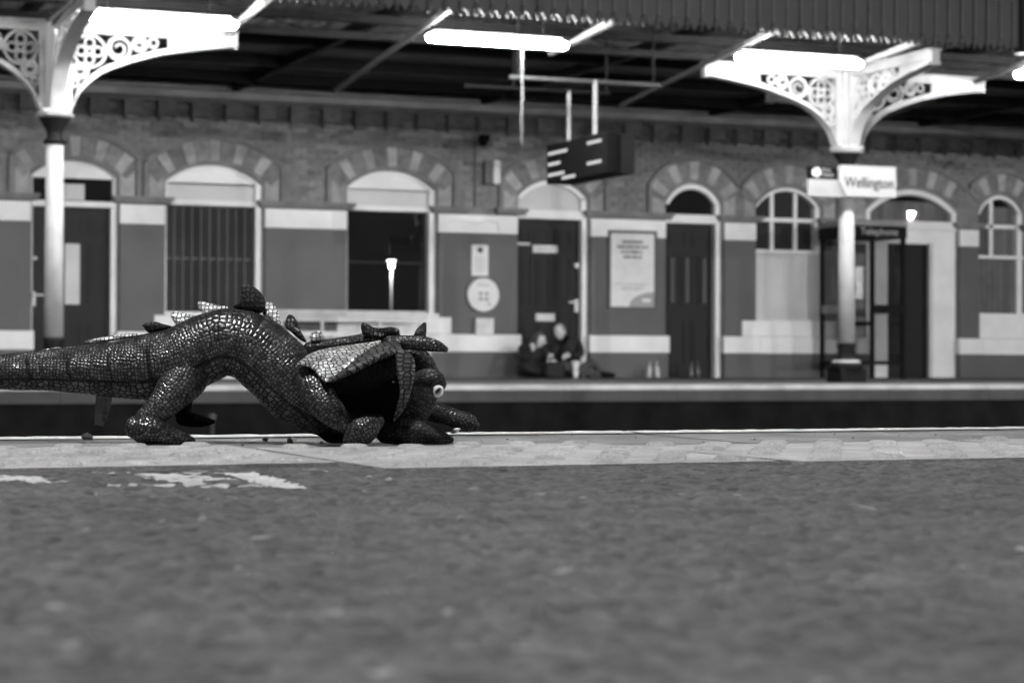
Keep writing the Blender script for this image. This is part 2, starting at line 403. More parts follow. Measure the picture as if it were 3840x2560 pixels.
#        name centre halfw spring top sill(None=door)
OPEN = dict(D1=(5.205, .575, 2.59, 2.80, None), W1=(7.125, .685, 2.56, 2.81, .774), W2=(9.71, .668, 2.57, 2.825, .79),
            D2=(12.21, .562, 2.52, 2.775, None), D3=(14.517, .472, 2.50, 2.80, None), W3=(16.15, .575, 2.5, 2.795, .74),
            D4=(18.355, .835, 2.50, 2.84, None), W4=(20.025, .435, 2.5, 2.80, .9))
def arc(o, dR=0., hw=None, n=20, full=False):
    c, h, zs, zt, _ = o; rise = zt-zs; R = h*h/(2*rise)+rise/2; zc = zt-R; R += dR
    hh = min(hw if hw else h+dR, R*.999); a = math.asin(hh/R)
    return [(c+R*math.sin(-a+2*a*k/n), zc+R*math.cos(-a+2*a*k/n)) for k in range(n+1)], R, zc, a
wl = MB(); XL, XR, ZT = 1., 24., 4.3
names = list(OPEN); prev = XL
piers = []
for nme in names:
    o = OPEN[nme]; c, h, zs, zt, sill = o
    piers.append((prev, c-h)); prev = c+h
    pts, R, zc, a = arc(o, 0.01, h)
    for (xa, za), (xb, zb) in zip(pts[:-1], pts[1:]): wl.prism([(xa, za), (xb, zb), (xb, ZT), (xa, ZT)], YF+.01, YF+.4)
    if sill: wl.box(c-h, c+h, YF+.01, YF+.4, ZP, sill-.03)
piers.append((prev, XR))
for a, b in piers: wl.box(a, b, YF+.01, YF+.4, ZP, ZT)
wall = wl.build('wall', MORTAR, SB)
box('back_wall', BLACK, SB, XL, XR, YF+1.6, YF+1.7, ZP, ZT)

# arch rings
hoodclip = {}
for i, nme in enumerate(names):
    o = OPEN[nme]; c, h = o[0], o[1]
    l = min(h+.31, c-(piers[i][0]+piers[i][1])/2); r = min(h+.31, (piers[i+1][0]+piers[i+1][1])/2-c)
    hoodclip[nme] = (l, r)
def in_ring(x, z):
    for nme in names:
        o = OPEN[nme]; c, h, zs, zt, _ = o; rise = zt-zs; R = h*h/(2*rise)+rise/2; zc = zt-R
        l, r = hoodclip[nme]
        if -l-.12 < x-c < r+.12:
            if math.hypot(x-c, z-zc) < R+.44 : return True
    return False
for nme in names:
    o = OPEN[nme]; c, h, zs, zt, _ = o; rise = zt-zs; R = h*h/(2*rise)+rise/2; zc = zt-R; l, r = hoodclip[nme]
    # intrados lining
    pin, *_ = arc(o, 0, h); pout, *_ = arc(o, .055, h+.02)
    mb = MB()
    for k in range(len(pin)-1): mb.prism([pin[k], pin[k+1], pout[k+1], pout[k]], YF-.004, YF+.2)
    mb.build('arch_lining', HOOD, SB)
    # voussoirs
    Ra, Rb = R+.06, R+.335
    al = math.asin(min(l/Rb, .97)); ar = math.asin(min(r/Rb, .97))
    wl_, wb_ = .17/Rb, .225/Rb
    edges = []; ang = wl_/2; edges.append((-wl_/2, wl_/2, 1)); light = 0
    for sgn, lim in ((1, ar), (-1, al)):
        a0 = wl_/2; light = 0
        while a0 < lim-.02:
            wd = wl_ if light else wb_
            a1 = min(a0+wd, lim)
            if lim-a1 < .05: a1 = lim
            edges.append((a0*sgn, a1*sgn, light)); a0 = a1; light = 1-light
    for a0, a1, lt in edges:
        a0, a1 = min(a0, a1)+.003, max(a0, a1)-.003
        poly = []
        for k in range(4): t = a0+(a1-a0)*k/3; poly.append((c+Rb*math.sin(t), zc+Rb*math.cos(t)))
        for k in range(3, -1, -1): t = a0+(a1-a0)*k/3; poly.append((c+Ra*math.sin(t), zc+Ra*math.cos(t)))
        MB().prism(poly, YF-.012-random.uniform(0, .006), YF+.05).build('voussoir', STONE if lt else DARKB, SB)
    # hood mould
    mb = MB(); H0, H1 = R+.34, R+.405
    bl = math.asin(min((l)/H1, .985)); br = math.asin(min((r)/H1, .985)); n = 26
    for k in range(n):
        t0 = -bl+(bl+br)*k/n; t1 = -bl+(bl+br)*(k+1)/n
        for (ra, rb, yy) in ((H0, H1, YF-.06), (H0-.0, H0+.025, YF-.035)):
            if ra == H0 and rb == H1: ra = H0+.026
            mb.prism([(c+ra*math.sin(t0), zc+ra*math.cos(t0)), (c+ra*math.sin(t1), zc+ra*math.cos(t1)), (c+rb*math.sin(t1), zc+rb*math.cos(t1)), (c+rb*math.sin(t0), zc+rb*math.cos(t0))], yy, YF+.02)
    mb.build('hood_mould', HOOD, SB)
    for sgn, ww, bb in ((-1, l, bl), (1, r, br)):
        zh = zc+H1*math.cos(bb)
        if ww > h+.30:
            xa = c+sgn*(ww-.06); xb = c+sgn*(ww+.005)
            box('hood_leg', HOOD, SB, min(xa, xb), max(xa, xb), YF-.06, YF+.02, 2.336, zh)
        # springer stone beside the opening
        zb_ = zc+(R+.3)*math.cos(math.asin(min((h+.14)/(R+.3), .98)))-.14
        xa = c+sgn*(h+.03); xb = c+sgn*(min(ww, h+.31)-.075)
        if zb_ > 2.42 and abs(xb-xa) > .1:
            box('springer_stone', STONE, SB, min(xa, xb), max(xa, xb), YF-.010, YF+.03, 2.336, zb_)
# bricks
bmesh_ = MB().box(-.106, .106, -.012, .02, -.033, .033).build('brick', BRICK, wall); bme = bmesh_.data
bpy.data.objects.remove(bmesh_)
bl = []
for row in range(16):
    z = 2.375+row*.0745
    for k in range(90):
        x = 2.2+k*.2235+(.11 if row % 2 else 0)
        if in_ring(x, z) or x < 2.3 or x > 22.3: continue
        bl.append((x, z))
bl.sort(key=lambda p: abs(p[0]-8.6))
for x, z in bl[:300]: inst(bme, 'brick', wall, (x, YF+.008+random.uniform(-.003, .002), z))
mb = MB()
for x, z in bl[300:]:
    y = YF+.008+random.uniform(-.003, .002); mb.box(x-.106, x+.106, y-.012, y+.02, z-.033, z+.033)
o = mb.build('brickwork', BRICK, wall); o['kind'] = 'stuff'
# corbel table and cornice
cb = MB().box(0, .25, -.19, .05, 0, .2).box(.03, .22, -.10, .04, -.05, -.001).build('corbel', DARKB, SB); cme = cb.data; bpy.data.objects.remove(cb)
x = 2.1
while x < 22.5:
    inst(cme, 'corbel', SB, (x, YF, 3.44)); x += .4665
x = 2.1-.2
while x < 22.5:
    box('corbel_brick', DARKB, SB, x, x+.2, YF-.05, YF+.03, 3.54, 3.60); x += .4665
box('string_course', HOOD, SB, XL, XR, YF-.10, YF+.05, 3.643, 3.70)
box('cornice', gm('cornice_stone', .5, .7, .2, 3), SB, XL, XR, YF-.2, YF+.05, 3.703, 3.80)
box('gutter', gm('gutter_iron', .33, .5, .2, 4), SB, XL, XR, YF-.27, YF+.05, 3.803, 3.9, .01)

# piers
for i, (a, b) in enumerate(piers):
    if i == 0: a = 2.3
    if i == len(piers)-1: b = 22.2
    P = MB().box(a+.02, b-.02, YF-.045, YF+.012, .5, 1.958).build('pier', GREYP, SB, bevel=.01)
    box('plinth', GREYP, P, a+.0, b-.0, YF-.095, YF+.011, ZP+.001, .238)
    box('dado_band', WHITE, P, a-.02, b+.02, YF-.11, YF+.010, .241, .497, .012)
    box('painted_block', WHITE, P, a+.025, b-.025, YF-.055, YF+.009, 1.961, 2.222)
    if b-a > .8:
        for sx in (a+.13, b-.145):
            box('groove', gm('groove_shade', .11, .7), P, sx, sx+.015, YF-.049, YF-.03, .55, 1.94)
    segs = [(a-.08, b+.1)]
    if i == 3: segs = [(a-.1, a+.5), (b-.37, b+.13)]
    for s0, s1 in segs:
        im = MB().box(s0, s1, YF-.11, YF+.03, 2.285, 2.335).box(s0+.03, s1-.03, YF-.085, YF+.03, 2.243, 2.284).build('impost', HOOD, SB, bevel=.006)
# window fronts
def frame_arch(o, w_, mat, name, y0, y1, parent=SB, inset=0.):
    c, h, zs, zt, _ = o; mb = MB()
    pin, *_ = arc(o, -w_-inset, h-w_-inset); pout, *_ = arc(o, -inset, h-inset)
    for k in range(len(pin)-1): mb.prism([pin[k], pin[k+1], pout[k+1], pout[k]], y0, y1)
    return mb, pin
def arch_panel(o, z0, inset, y0, y1):
    pts, *_ = arc(o, -inset, o[1]-inset)
    poly = [(o[0]-o[1]+inset, z0)]+pts+[(o[0]+o[1]-inset, z0)]
    return MB().prism(poly, y0, y1)
def big_window(nme, slats, refl_tilt=(0, 0)):
    o = OPEN[nme]; c, h, zs, zt, sill = o
    mb, _ = frame_arch(o, .05, WHITE, 'f', YF+.1, YF+.2)
    mb.box(c-h, c-h+.035, YF+.1, YF+.2, sill, zs); mb.box(c+h-.085, c+h, YF+.06, YF+.2, sill, zs)
    W = mb.build('window', WHITE, SB)
    arch_panel(o, 2.562, .05, YF+.13, YF+.18).build('tympanum_panel', WHITE, W)
    box('rail', GREYP, W, c-h+.04, c+h-.09, YF+.14, YF+.2, 2.543, 2.561)
    box('blank_panel', CREAM, W, c-h+.036, c+h-.086, YF+.135, YF+.19, 2.321, 2.542)
    box('ledge', WHITE, W, c-h-.0, c+h-.005, YF+.05, YF+.2, 2.244, 2.318, .01)
    g = box('pane', GLASSD, W, -h+.036, h-.086, -.004, .004, -(2.24-sill-.03)/2, (2.24-sill-.03)/2)
    g.location = (c, YF+.19, (2.24+sill+.03)/2); g.rotation_euler = (refl_tilt[0], 0, refl_tilt[1])
    box('sill', WHITE, W, c-h-.02, c+h+.03, YF-.06, YF+.22, sill-.05, sill, .01)
    box('meeting_rail', GREYP if slats else DOORB, W, c-h+.036, c+h-.086, YF+.16, YF+.183, 1.505, 1.527)
    box('apron', WHITE, W, c-h-.165, c+h+.215, YF-.075, YF+.008, .50, sill-.052, .008)
    box('dado_band', WHITE, W, c-h+.021, c+h-.021, YF-.108, YF+.010, .242, .496)
    box('plinth', GREYP, W, c-h, c+h, YF-.092, YF+.011, ZP+.001, .238)
    if slats:
        n = 10; ww = (2*h-.122)/n
        for k in range(n):
            x0 = c-h+.036+k*ww
            s = MB().add([(x0, YF+.18, sill), (x0+ww*.98, YF+.150, sill), (x0+ww*.98, YF+.150, 2.24), (x0, YF+.18, 2.24)], [(0, 1, 2, 3)]).build('blind_slat', BLIND, W)
            box('slat_edge', BLINDE, W, x0+ww-.008, x0+ww, YF+.148, YF+.153, sill, 2.24)
    return W
W1 = big_window('W1', True); W1['label'] = 'window with vertical blinds drawn across it'
W2 = big_window('W2', False, (0, 0)); W2['label'] = 'dark window reflecting a lamp post'
def panelled_door(nme, mat, pan, z_tr0, z_tr1, name='door'):
    o = OPEN[nme]; c, h, zs, zt, _ = o
    D = box(name, mat, SB, c-h+.045, c+h-.085, YF+.17, YF+.21, ZP+.01, z_tr0-.002)
    for (x0, x1, z0, z1) in pan:
        mb = MB(); t = .022
        mb.box(x0, x1, YF+.155, YF+.168, z0, z0+t); mb.box(x0, x1, YF+.155, YF+.168, z1-t, z1)
        mb.box(x0, x0+t, YF+.155, YF+.168, z0+t, z1-t); mb.box(x1-t, x1, YF+.155, YF+.168, z0+t, z1-t)
        mb.box(x0+.05, x1-.05, YF+.158, YF+.168, z0+.05, z1-.05)
        mb.build('door_panel', mat, D)
    fr = MB().box(c-h, c-h+.025, YF+.1, YF+.2, ZP, z_tr0).box(c+h-.08, c+h, YF+.05, YF+.2, ZP, z_tr0).build('door_frame', WHITE, D)
    box('transom', WHITE, D, c-h, c+h-.002, YF+.03, YF+.2, z_tr0, z_tr1, .012)
    return D
# D1
o = OPEN['D1']; c, h = o[0], o[1]
D1 = panelled_door('D1', DOORP, [(4.72, 4.99, 1.80, 2.06), (5.40, 5.62, 1.80, 2.06), (5.40, 5.62, .88, 1.70), (5.07, 5.32, 1.80, 2.06), (4.72, 5.32, .08, .60), (5.40, 5.62, .08, .60)], 2.17, 2.255)
D1['label'] = 'dark panelled door with a pale glazed strip'
box('glazed_strip', gm('frosted_lit_glass', .5, .4, .1, 3), D1, 5.10, 5.30, YF+.150, YF+.166, .86, 1.68)
arch_panel(o, 2.565, .03, YF+.12, YF+.18).build('tympanum_panel', WHITE, D1)
box('fanlight', GLASSD, D1, c-h+.03, c+h-.05, YF+.17, YF+.18, 2.257, 2.562)
box('fanlight_notice', CREAM, D1, 5.06, 5.36, YF+.160, YF+.168, 2.275, 2.49)
MB().box(4.64, 4.70, YF+.10, YF+.16, .83, 1.02).box(4.66, 4.86, YF+.06, YF+.10, .965, .99).build('handle', METALP, D1, bevel=.004)
MB().tube([(4.695, YF+.17, 1.475), (4.695, YF+.11, 1.475)], .025, 10).build('knob', METALP, D1)
mb, _ = frame_arch(o, .03, WHITE, 'f', YF+.09, YF+.2); mb.box(c-h, c-h+.022, YF+.09, YF+.2, 2.256, o[2]); mb.box(c+h-.05, c+h, YF+.09, YF+.2, 2.256, o[2])
mb.build('arch_frame', WHITE, D1)
# D2
o = OPEN['D2']; c, h = o[0], o[1]
D2 = panelled_door('D2', DOORP, [(11.74, 11.90, 1.80, 2.05), (11.96, 12.20, 1.88, 2.05), (12.30, 12.55, 1.80, 2.05), (11.74, 11.93, .92, 1.70), (12.0, 12.22, .92, 1.64), (12.30, 12.55, 1.05, 1.66), (11.74, 12.05, .0, .82), (12.32, 12.58, .0, .82)], 2.198, 2.335)
D2['label'] = 'dark door behind the two seated people'
arch_panel(o, 2.34, .07, YF+.13, YF+.19).build('fanlight_panel', gm('frosted_fanlight', .42, .4, .08, 2), D2)
mb, _ = frame_arch(o, .07, WHITE, 'f', YF+.06, YF+.2); mb.box(c-h, c-h+.04, YF+.08, YF+.2, 2.34, o[2]); mb.box(c+h-.09, c+h, YF+.06, YF+.2, 2.34, o[2])
mb.build('arch_frame', WHITE, D2)
nameplate = box('name_plate', PAPER, D2, 11.945, 12.335, YF+.14, YF+.154, 1.71, 1.82); box('name_text', INKL, nameplate, 12.02, 12.26, YF+.137, YF+.139, 1.755, 1.772)
box('small_plate', METALP, D2, 11.70, 11.90, YF+.14, YF+.154, 1.815, 1.85)
box('letter_box', METALP, D2, 11.99, 12.30, YF+.135, YF+.154, .70, .815, .006)
MB().box(12.60, 12.66, YF+.10, YF+.154, .84, 1.03).box(12.50, 12.645, YF+.08, YF+.105, .97, 1.0).build('handle', METALP, D2, bevel=.004)
MB().tube([(12.635, YF+.16, 1.53), (12.635, YF+.10, 1.53)], .04, 10).build('knob', METALP, D2)
# D3
o = OPEN['D3']; c, h = o[0], o[1]
D3 = panelled_door('D3', DOORB, [(14.14, 14.30, .95, 1.72), (14.36, 14.58, .95, 1.72), (14.66, 14.86, .95, 1.72), (14.14, 14.45, 1.82, 2.08), (14.55, 14.86, 1.82, 2.08), (14.14, 14.45, .05, .75), (14.55, 14.86, .05, .75)], 2.198, 2.335)
D3['label'] = 'black panelled door under a white arched fanlight'
for xx in (14.15, 14.40, 14.69): box('fluted_panel', gm('worn_door_panel', .03, .5, .2, 3), D3, xx+.05, xx+.12, YF+.150, YF+.156, 1.0, 1.68, .01)
arch_panel(o, 2.34, .08, YF+.15, YF+.17).build('fanlight', GLASSD, D3)
mb, _ = frame_arch(o, .08, WHITE, 'f', YF+.06, YF+.2); mb.box(c-h, c-h+.04, YF+.09, YF+.2, 2.34, o[2]); mb.box(c+h-.085, c+h, YF+.06, YF+.2, 2.34, o[2])
mb.build('arch_frame', WHITE, D3)
# W3
o = OPEN['W3']; c, h = o[0], o[1]
mb, _ = frame_arch(o, .05, WHITE, 'f', YF+.06, YF+.2); mb.box(c-h, c-h+.03, YF+.09, YF+.2, 1.8, o[2]); mb.box(c+h-.09, c+h, YF+.06, YF+.2, 1.8, o[2])
W3 = mb.build('window', WHITE, SB); W3['label'] = 'three-light arched window behind the telephone kiosk'
arch_panel(o, 1.8, .06, YF+.16, YF+.18).build('pane', glass_mat('dim_window_glass', .035), W3)
for mx in (15.916, 16.327): box('mullion', WHITE, W3, mx-.03, mx+.03, YF+.12, YF+.158, 1.80, 2.755)
box('transom', WHITE, W3, c-h, c+h, YF+.11, YF+.157, 2.27, 2.33)
box('sill', WHITE, W3, c-h-.03, c+h, YF+.02, YF+.2, 1.775, 1.835, .01)
box('boarded_panel', CREAM, W3, c-h, c+h, YF+.03, YF+.2, .74, 1.77)
box('apron', WHITE, W3, 15.30, 16.95, YF-.075, YF+.03, .501, .74, .008)
box('dado_band', WHITE, W3, c-h+.021, c+h-.021, YF-.108, YF+.010, .242, .496); box('plinth', GREYP, W3, c-h, c+h, YF-.092, YF+.011, ZP+.001, .238)
# D4
o = OPEN['D4']; c, h = o[0], o[1]
mb, _ = frame_arch(o, .09, WHITE, 'f', YF+.02, YF+.2); mb.box(c-h, c-h+.09, YF+.02, YF+.2, 2.34, o[2]); mb.box(c+h-.09, c+h, YF+.02, YF+.2, 2.34, o[2])
mb.box(c-h, c+h, YF+.0, YF+.2, 2.20, 2.34)
mb.box(c-h, c-h+.42, YF+.04, YF+.2, ZP, 2.20).box(18.72, c+h, YF+.04, YF+.2, ZP, 2.20).box(c-h+.42, 18.72, YF+.04, YF+.2, 1.98, 2.20)
D4 = box('door', gm('dark_grey_door', .009, .5, .15, 3, spec=.2), SB, c-h+.42, 18.72, YF+.14, YF+.19, ZP+.01, 1.98); D4['label'] = 'plain dark door in a wide white surround beside the kiosk'
mb.build('door_surround', WHITE, D4, bevel=.01)
box('door_trim', CREAM, D4, 18.69, 18.76, YF+.02, YF+.039, ZP+.01, 2.0)
fg = arch_panel(o, 2.345, .095, -.004, .004); fg.v = [(a-c, b, z-2.45) for a, b, z in fg.v]; fgo = fg.build('fanlight', GLASST, D4)
fgo.location = (c, YF+.12, 2.45); fgo.rotation_euler = (0.0223, 0, -0.0573)
arch_panel(o, 2.345, .095, YF+.24, YF+.25).build('fanlight_back', BLACK, D4)
n = 15; ww = 2*(h-.12)/n
for k in range(n):
    x0 = c-h+.12+k*ww
    MB().add([(x0, YF+.20, 2.34), (x0+ww*.96, YF+.16, 2.34), (x0+ww*.96, YF+.16, 2.66), (x0, YF+.20, 2.66)], [(0, 1, 2, 3)]).build('blind_slat', BLINDL, D4)
# W4
o = OPEN['W4']; c, h = o[0], o[1]
mb, _ = frame_arch(o, .06, WHITE, 'f', YF+.05, YF+.2); mb.box(c-h, c-h+.03, YF+.09, YF+.2, .9, o[2]); mb.box(c+h-.10, c+h, YF+.05, YF+.2, .9, o[2])
W4 = mb.build('window', WHITE, SB); W4['label'] = 'narrow arched window with blinds above and dark boarding below'
arch_panel(o, 1.83, .06, YF+.15, YF+.155).build('pane', GLASST, W4)
box('pane_back', BLACK, W4, c-h, c+h, YF+.25, YF+.26, 1.8, 2.8)
for k in range(7):
    x0 = c-h+.03+k*.107
    MB().add([(x0, YF+.22, 1.84), (x0+.1, YF+.18, 1.84), (x0+.1, YF+.18, 2.62), (x0, YF+.22, 2.62)], [(0, 1, 2, 3)]).build('blind_slat', BLINDL, W4)
    box('board', gm('grey_boarding', .09, .6, .2, 4, rnd=.2), W4, x0, x0+.1, YF+.12, YF+.15, .9, 1.775)
box('mullion', WHITE, W4, 19.87, 19.93, YF+.1, YF+.149, 1.83, 2.77); box('transom', WHITE, W4, c-h, c+h, YF+.1, YF+.148, 2.27, 2.33)
box('sill', WHITE, W4, c-h-.03, c+h, YF+.0, YF+.2, 1.775, 1.83, .01)
box('apron', WHITE, W4, c-h-.02, c+h+.1, YF-.075, YF+.03, .501, .9, .008)
box('dado_band', WHITE, W4, c-h+.021, c+h-.021, YF-.108, YF+.010, .242, .496); box('plinth', GREYP, W4, c-h, c+h, YF-.092, YF+.011, ZP+.001, .238)
MB().tube([(10.97, YF-.02, 3.4), (10.97, YF-.02, 2.34)], .018, 8).build('conduit', GREYP, SB)
MB().tube([(10.55, YF-.058, 2.12), (10.7, YF-.062, 2.15), (10.85, YF-.062, 2.13), (11.0, YF-.062, 2.10), (11.15, YF-.062, 2.15), (11.3, YF-.062, 2.12), (11.33, YF-.06, 1.98)], .007, 6).build('cable', CREAM, SB)

# ------------------------------------------------------------------ things on the wall
YW = YF-.05
P = empty('poster', (13.465, YW, 1.47), 'framed pale information poster on the pier between the two dark doors', 'poster')
MB().box(-.40, .40, -.03, .0, -.59, -.545).box(-.40, .40, -.03, 0, .545, .59).box(-.40, -.36, -.03, 0, -.545, .545).box(.36, .40, -.03, 0, -.545, .545).build('frame', gm('poster_frame', .07, .5), P)
sh = MB().box(-.36, .36, -.012, -.002, -.545, .545).build('sheet', PAPER, P)
tb = MB()
def bars(z, x0, x1, hgt, seed):
    rr = random.Random(seed); x = x0
    while x < x1:
        wd = rr.uniform(.02, .05); tb.box(x, min(x+wd, x1), -.016, -.013, z-hgt/2, z+hgt/2); x += wd+rr.choice((.006, .006, .02))
bars(.42, -.17, .17, .04, 1); bars(.345, -.25, .25, .04, 2); bars(.27, -.18, .18, .04, 3); bars(.195, -.15, .15, .04, 4); 
tb.build('printed_text', gm('grey_ink', .13, .6), sh)
tb = MB(); bars(-.21, -.28, .28, .016, 5); bars(-.26, -.2, .2, .016, 6); bars(-.29, -.18, .14, .016, 7); tb.build('small_print', INKL, sh)
MB().prism([(.36, -.545)]+[(.36-.42*math.sin(t*PI/2/10), -.545+.22*math.cos(t*PI/2/10)) for t in range(11)], -.016, -.013).build('corner_motif', INKL, sh)
box('corner_logo', PAPER, sh, .16, .30, -.020, -.017, -.47, -.42)
N = empty('notice', (11.03, YW, 1.565), 'tall narrow white notice above the round sign', 'notice')
MB().box(-.13, .13, -.02, 0, -.225, .225).build('board', PAPER, N, bevel=.004)
MB().tube([(0, -.021, .15), (0, -.024, .15)], .045, 14).build('emblem', INK, N)
tb = MB()
for k in range(7): tb.box(-.09, .09-random.uniform(0, .05), -.024, -.021, .05-k*.035, .058-k*.035)
tb.build('printed_text', INKL, N)
Rr = empty('help_sign', (11.068, YW, 1.066), 'large round white help point panel on the pier', 'sign')
MB().tube([(0, 0, 0), (0, -.06, 0), (0, -.07, 0)], [.245, .245, .235], 40).build('disc', PAPER, Rr)
tb = MB()
for a in (-1, 1):
    for b in (-1, 1): tb.box(a*.045-.03, a*.045+.03, -.076, -.071, -.02+b*.04-.025, -.02+b*.04+.025)
tb.build('button', INKL, Rr); 
tb = MB()
for k in range(9): tb.box(-.10+k*.022, -.085+k*.022, -.075, -.071, .13, .15)
tb.build('lettering', INKL, Rr); MB().tube([(.09, -.071, -.13), (.09, -.076, -.13)], .02, 12).build('speaker_dot', INKL, Rr)
o = MB().box(-.137, .137, -.09, 0, -.125, .125).box(-.11, .11, -.095, -.089, -.09, .09).build('junction_box', METALP, None, bevel=.01); o.location = (11.08, YF-.06, .605); tag(o, 'small square pale metal box below the round sign', 'box')
WLp = empty('wall_lamp', (11.19, YF-.03, 2.84), 'unlit white rectangular wall lamp beside the conduit', 'wall lamp')
MB().box(-.11, .0, -.1, 0, -.17, .17).build('backplate', GREYP, WLp, bevel=.01); MB().box(.0, .12, -.16, 0, -.175, .175).build('diffuser', PAPER, WLp, bevel=.03)
o = MB().box(-.05, .05, -.22, .0, -.04, .05).tube([(0, .0, .03), (.08, .1, .22)], .015, 6).lathe([(.05, -.1), (.06, -.05), (.04, -.03)], 0, -.1, 10).build('security_camera', BLACK); o.location = (11.03, YF-.1, 3.31); tag(o, 'small black security camera under the cornice', 'security camera')

# ------------------------------------------------------------------ bench
B = empty('bench', (8.93, 28.2, ZP), 'pale perforated metal bench below the dark window', 'bench')
wb = 1.1
mb = MB()
for k in range(9): mb.box(-wb, wb, .14, .15, .80+k*.0145, .808+k*.0145)
for k in range(45): mb.box(-wb+k*.05, -wb+k*.05+.008, .138, .152, .79, .93)
mb.box(-wb, wb, .13, .16, .915, .935); mb.box(-wb, wb, .13, .16, .785, .80)
mb.build('backrest', METALP, B)
mb = MB()
for k in range(16): mb.box(-wb, wb, -.36+k*.03, -.345+k*.03, .60, .615)
mb.box(-wb, wb, -.39, -.36, .575, .635); mb.build('seat', METALP, B)
for sx in (-1.0, -.42, .42, 1.0):
    MB().tube([(sx, -.3, 0), (sx, -.28, .59)], .025, 8).tube([(sx, .12, 0), (sx, .14, .8)], .025, 8).box(sx-.05, sx+.05, -.38, -.2, 0, .02).build('leg', METALP, B)
o = MB().prism([(-.1, 0), (.1, 0), (.06, .1), (-.06, .1)], -.1, .1).build('pale_foot_block', METALP); o.location = (6.88, 27.2, ZP); tag(o, 'low pale block on the far platform seen under the plush belly', 'block')  # pale block taken for a bench foot

# ------------------------------------------------------------------ people
def skin_body(name, joints, edges, mat, parent, levels=2):
    me = bpy.data.meshes.new(name); me.from_pydata([j[:3] for j in joints], edges, []); o = bpy.data.objects.new(name, me); COL.objects.link(o)
    md = o.modifiers.new('skin', 'SKIN'); md.use_smooth_shade = True
    for i, sv in enumerate(me.skin_vertices[0].data):
        sv.radius = (joints[i][3], joints[i][3]); sv.use_root = (i == 0)
    s = o.modifiers.new('sub', 'SUBSURF'); s.levels = levels; s.render_levels = levels
    dg = bpy.context.evaluated_depsgraph_get(); m2 = bpy.data.meshes.new_from_object(o.evaluated_get(dg))
    bpy.data.objects.remove(o); m2.materials.clear(); m2.materials.append(mat); m2.polygons.foreach_set('use_smooth', [True]*len(m2.polygons))
    o = bpy.data.objects.new(name, m2); COL.objects.link(o); o.parent = parent; return o
def ell(name, mat, parent, loc, r, rot=(0, 0, 0), seg=16):
    bm = bmesh.new(); bmesh.ops.create_uvsphere(bm, u_segments=seg, v_segments=seg//2+2, radius=1); me = bpy.data.meshes.new(name); bm.to_mesh(me); bm.free()
    me.materials.append(mat); me.polygons.foreach_set('use_smooth', [True]*len(me.polygons))
    o = bpy.data.objects.new(name, me); COL.objects.link(o); o.parent = parent; o.location = loc; o.scale = r; o.rotation_euler = rot; return o
def hand(parent, p, d, name='hand'):
    d = Vector(d).normalized(); s = d.cross(Vector((0, -1, .3))).normalized(); p = Vector(p)
    j = [(*p, .022), (*(p+d*.05), .034), (*(p+d*.085), .030)]; e = [(0, 1), (1, 2)]
    for k, (o_, l) in enumerate(((-.03, .06), (-.01, .07), (.01, .065), (.03, .05))):
        b = p+d*.085+s*o_; i0 = len(j); j += [(*b, .011), (*(b+d*l*.55+Vector((0, -.01, -.01))), .010), (*(b+d*l+Vector((0, -.015, -.03))), .008)]
        e += [(2, i0), (i0, i0+1), (i0+1, i0+2)]
    t = p+d*.04+s*.035; i0 = len(j); j += [(*t, .012), (*(t+d*.03+s*.025), .010)]; e += [(1, i0), (i0, i0+1)]
    return skin_body(name, j, e, SKIN, parent, 1)
def head(parent, c, face, hairmat, hair_full, tilt=0):
    c = Vector(c); f = Vector(face).normalized(); yaw = math.atan2(f.x, -f.y)
    H = empty('head_pivot', c); H.parent = parent; H.rotation_euler = (tilt, 0, yaw)
    bm = bmesh.new(); bmesh.ops.create_uvsphere(bm, u_segments=24, v_segments=16, radius=1)
    for v in bm.verts:
        x, y, z = v.co
        k = 1-.25*max(0, -z)**1.5
        v.co = (x*.078*k, y*.098*(1-.12*max(0, -z)), z*.118)
        if y < -.6 and abs(x) < .22 and -.25 < z < .12: v.co.y -= .022*(1-abs(x)/.22)
        if y < -.5 and .02 < z < .3 and .2 < abs(x) < .55: v.co.y += .010
        if y < -.6 and z < -.62: v.co.y -= .006
    me = bpy.data.meshes.new('head'); bm.to_mesh(me); bm.free(); me.materials.append(SKIN); me.polygons.foreach_set('use_smooth', [True]*len(me.polygons))
    o = bpy.data.objects.new('head', me); COL.objects.link(o)
    pieces = [o]
    for sx in (-1, 1):
        pieces.append(ell('ear', SKIN, None, (sx*.079, .01, -.005), (.012, .02, .032)))
        pieces.append(ell('eye', BLACK, None, (sx*.03, -.088, .012), (.010, .006, .006)))
    pieces.append(ell('mouth', gm('lips', .25, .5), None, (0, -.092, -.058), (.024, .008, .006)))
    bm = bmesh.new(); bmesh.ops.create_uvsphere(bm, u_segments=24, v_segments=16, radius=1)
    kill = []
    for v in bm.verts:
        x, y, z = v.co
        if hair_full:
            v.co = (x*.093+random.uniform(-.003, .003), y*.108+.012, z*.126+.008)
            if y < -.35 and z < .45: kill.append(v)
            elif z < -.2: v.co.z -= .12; v.co.x *= 1.1
        else:
            v.co = (x*.081, y*.101+.004, z*.121+.002)
            if z < .1 or (y < -.3 and z < .75): kill.append(v)
    bmesh.ops.delete(bm, geom=kill, context='VERTS')
    me = bpy.data.meshes.new('hair'); bm.to_mesh(me); bm.free(); me.materials.append(hairmat)
    hr = bpy.data.objects.new('hair', me); COL.objects.link(hr); sm = hr.modifiers.new('s', 'SOLIDIFY'); sm.thickness = .012
    pieces.append(hr)
    Mx = Matrix.Translation(c) @ Matrix.Rotation(yaw, 4, 'Z') @ Matrix.Rotation(tilt, 4, 'X')
    bpy.context.view_layer.update()
    for q in pieces:
        q.data.transform(Mx @ q.matrix_basis.copy()); q.matrix_basis = Matrix(); q.parent = parent
    bpy.data.objects.remove(H)
